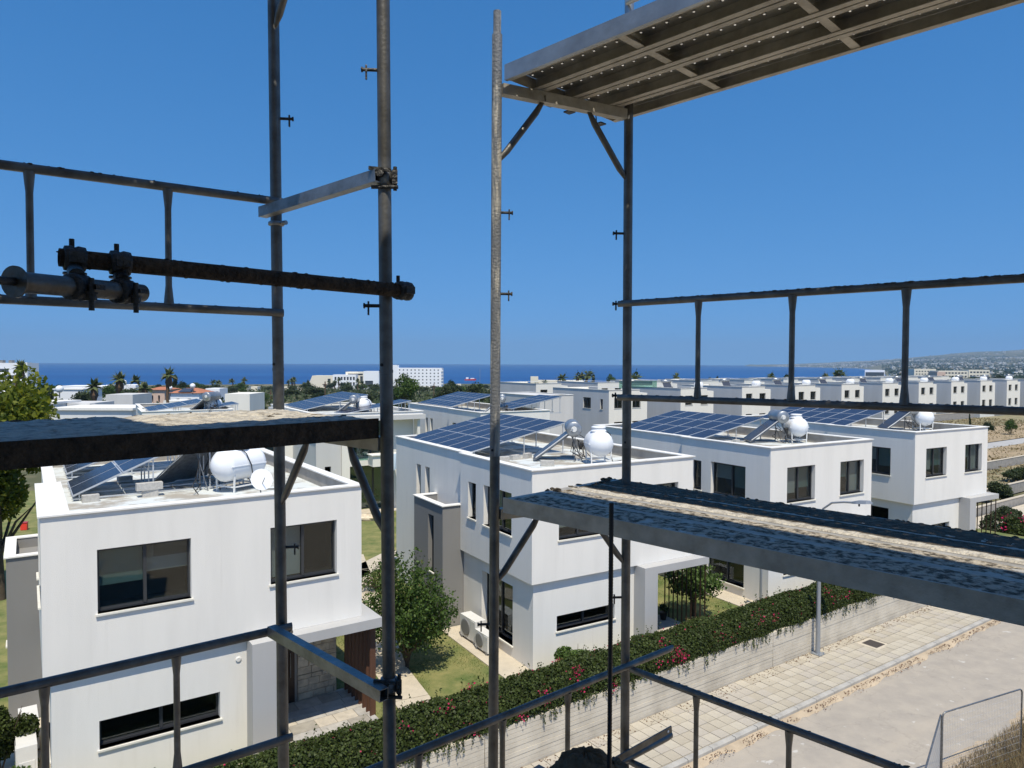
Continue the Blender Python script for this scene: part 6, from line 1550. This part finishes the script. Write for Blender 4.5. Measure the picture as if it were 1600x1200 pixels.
def town():
    rg = np.random.default_rng(99); mb = MB(); mc = MB(); n = 0
    for i in range(6500):
        az = rg.uniform(20.2, 42); D = rg.uniform(1000, 9300) if az > 28 else rg.uniform(5600, 9300)
        if D < 2600 and rg.random() < .2: continue
        z = ground_z(D, az)
        if z < -28.5: continue
        if z > 60 and rg.random() < .72: continue
        if noise.noise(Vector((az*1.1, D*.0013, 0))) < -.22 and D > 1500: continue
        x, y = D*sin(R(az)), D*cos(R(az)); w = rg.uniform(5,11)*(1+.5*(rg.random()<.12)); h = rg.uniform(2.5,5.5)*(1+.7*(rg.random()<.10))
        z += noise.noise(Vector((x*.0012, y*.0012, 1))) * (z+30)*.22 if z > -20 and D > 3000 else 0
        (mb if rg.random() < .7 else mc).box(x-w/2, x+w/2, y-w*.4, y+w*.4, z-5, z+h)
    obj("hill_town", mb, mat("far_pale_walls", (.68,.67,.64), .9, 0, .35, .02), kind="stuff"); obj("hill_town", mc, mat("far_cream_walls", (.40,.34,.27), .9, 0, .35, .02), kind="stuff")
    pts = []
    for i in range(30000):
        az = rg.uniform(22, 42); D = 650 + 7500*rg.random()**1.6
        if D < 5600 and az < 27.5: continue
        z = ground_z(D, az)
        if z < -28.5: continue
        pts.append((D*sin(R(az)), D*cos(R(az)), z + rg.uniform(0,5)))
    leaves("town_trees", np.array(pts), 4.0, L_['dark'], None, 57, .6, nrm=np.array([[0,-.6,.8]]*len(pts)), kind="stuff")
town()
# parked cars
def car(label, loc, yaw, m):
    t = thing("parked_car", label, "car", loc, yaw)
    sec = [(-2.05,.35,.62),(-1.95,.30,.80),(-1.1,.28,.92),(-.5,.28,1.40),(.7,.28,1.44),(1.45,.28,1.05),(2.0,.30,.98),(2.1,.38,.7)]
    vs = []
    for x, z0, z1 in sec: vs += [(x,-.85,z0),(x,.85,z0),(x,.88 if z1<1.1 else .66,z1),(x,-.88 if z1<1.1 else -.66,z1)]
    n = len(sec); obj("body", MB().add(vs, [(i*4+j,(i+1)*4+j,(i+1)*4+(j+1)%4,i*4+(j+1)%4) for i in range(n-1) for j in range(4)]+[(0,1,2,3),(n*4-1,n*4-2,n*4-3,n*4-4)]), M_[m], t)
    gl = MB().quad((-1.02,-.75,1.0),(-1.02,.75,1.0),(-.55,.62,1.36),(-.55,-.62,1.36)); 
    for s in (-1,1): gl.quad((-.8,s*.87,.98),(1.2,s*.87,1.02),(.7,s*.69,1.38),(-.5,s*.69,1.36))
    gl.quad((1.42,-.7,1.08),(1.42,.7,1.08),(.85,.62,1.40),(.85,-.62,1.40)); obj("windows", gl, M_['black'], t)
    for x in (-1.3,1.3):
        for s in (-1,1):
            w_ = obj("wheel", MB().lathe((x,s*.74,.31),(0,s,0),[(0,.31),(.16,.31),(.17,.22)],14), M_['black'], t)
    return t
p = PZ(38,828,GZ); rc = thing("red_item", "small red container on the ground behind the yellow-green tree", "item", V3_(p,GZ), R(20)); obj("item_body", MB().box(-.16,.16,-.14,.14,.02,.42), M_['red'], rc); obj("lid", MB().box(-.18,.18,-.16,.16,.42,.46), M_['carred'], rc)  # added stand-in for something red of unknown kind
shrub("bush", "low olive bush in the side lane corner beyond the fourth villa's portal", "bush", PZ(1575,822,-10.9), 1.1, .7, 4000, .08, 'olive', 49)

# weed tufts over the right-hand fields
rgn = np.random.default_rng(71); pts = []
for i in range(26000):
    s_ = rgn.uniform(40, 150); t_ = rgn.uniform(10.8, 49)
    if 25 < t_ < 28.1 or abs(t_-17.1) < .4: continue
    dens = .25 + .75*(noise.noise(Vector((s_*.12, t_*.18, 0))) > .05) if t_ > 17 else .9
    if t_ > 39: dens = 1
    if rgn.random() > dens: continue
    q = ST(s_, t_, -10.9 + .28*rgn.random()**2); pts.append(tuple(q))
leaves("field_weeds", np.array(pts), .16, leaf_mat("field_weed_leaves", (.17,.13,.065), (.30,.235,.12), (.12,.14,.06)), None, 72, .5, nrm=np.array([[0,0,.8]]*len(pts)), kind="stuff")
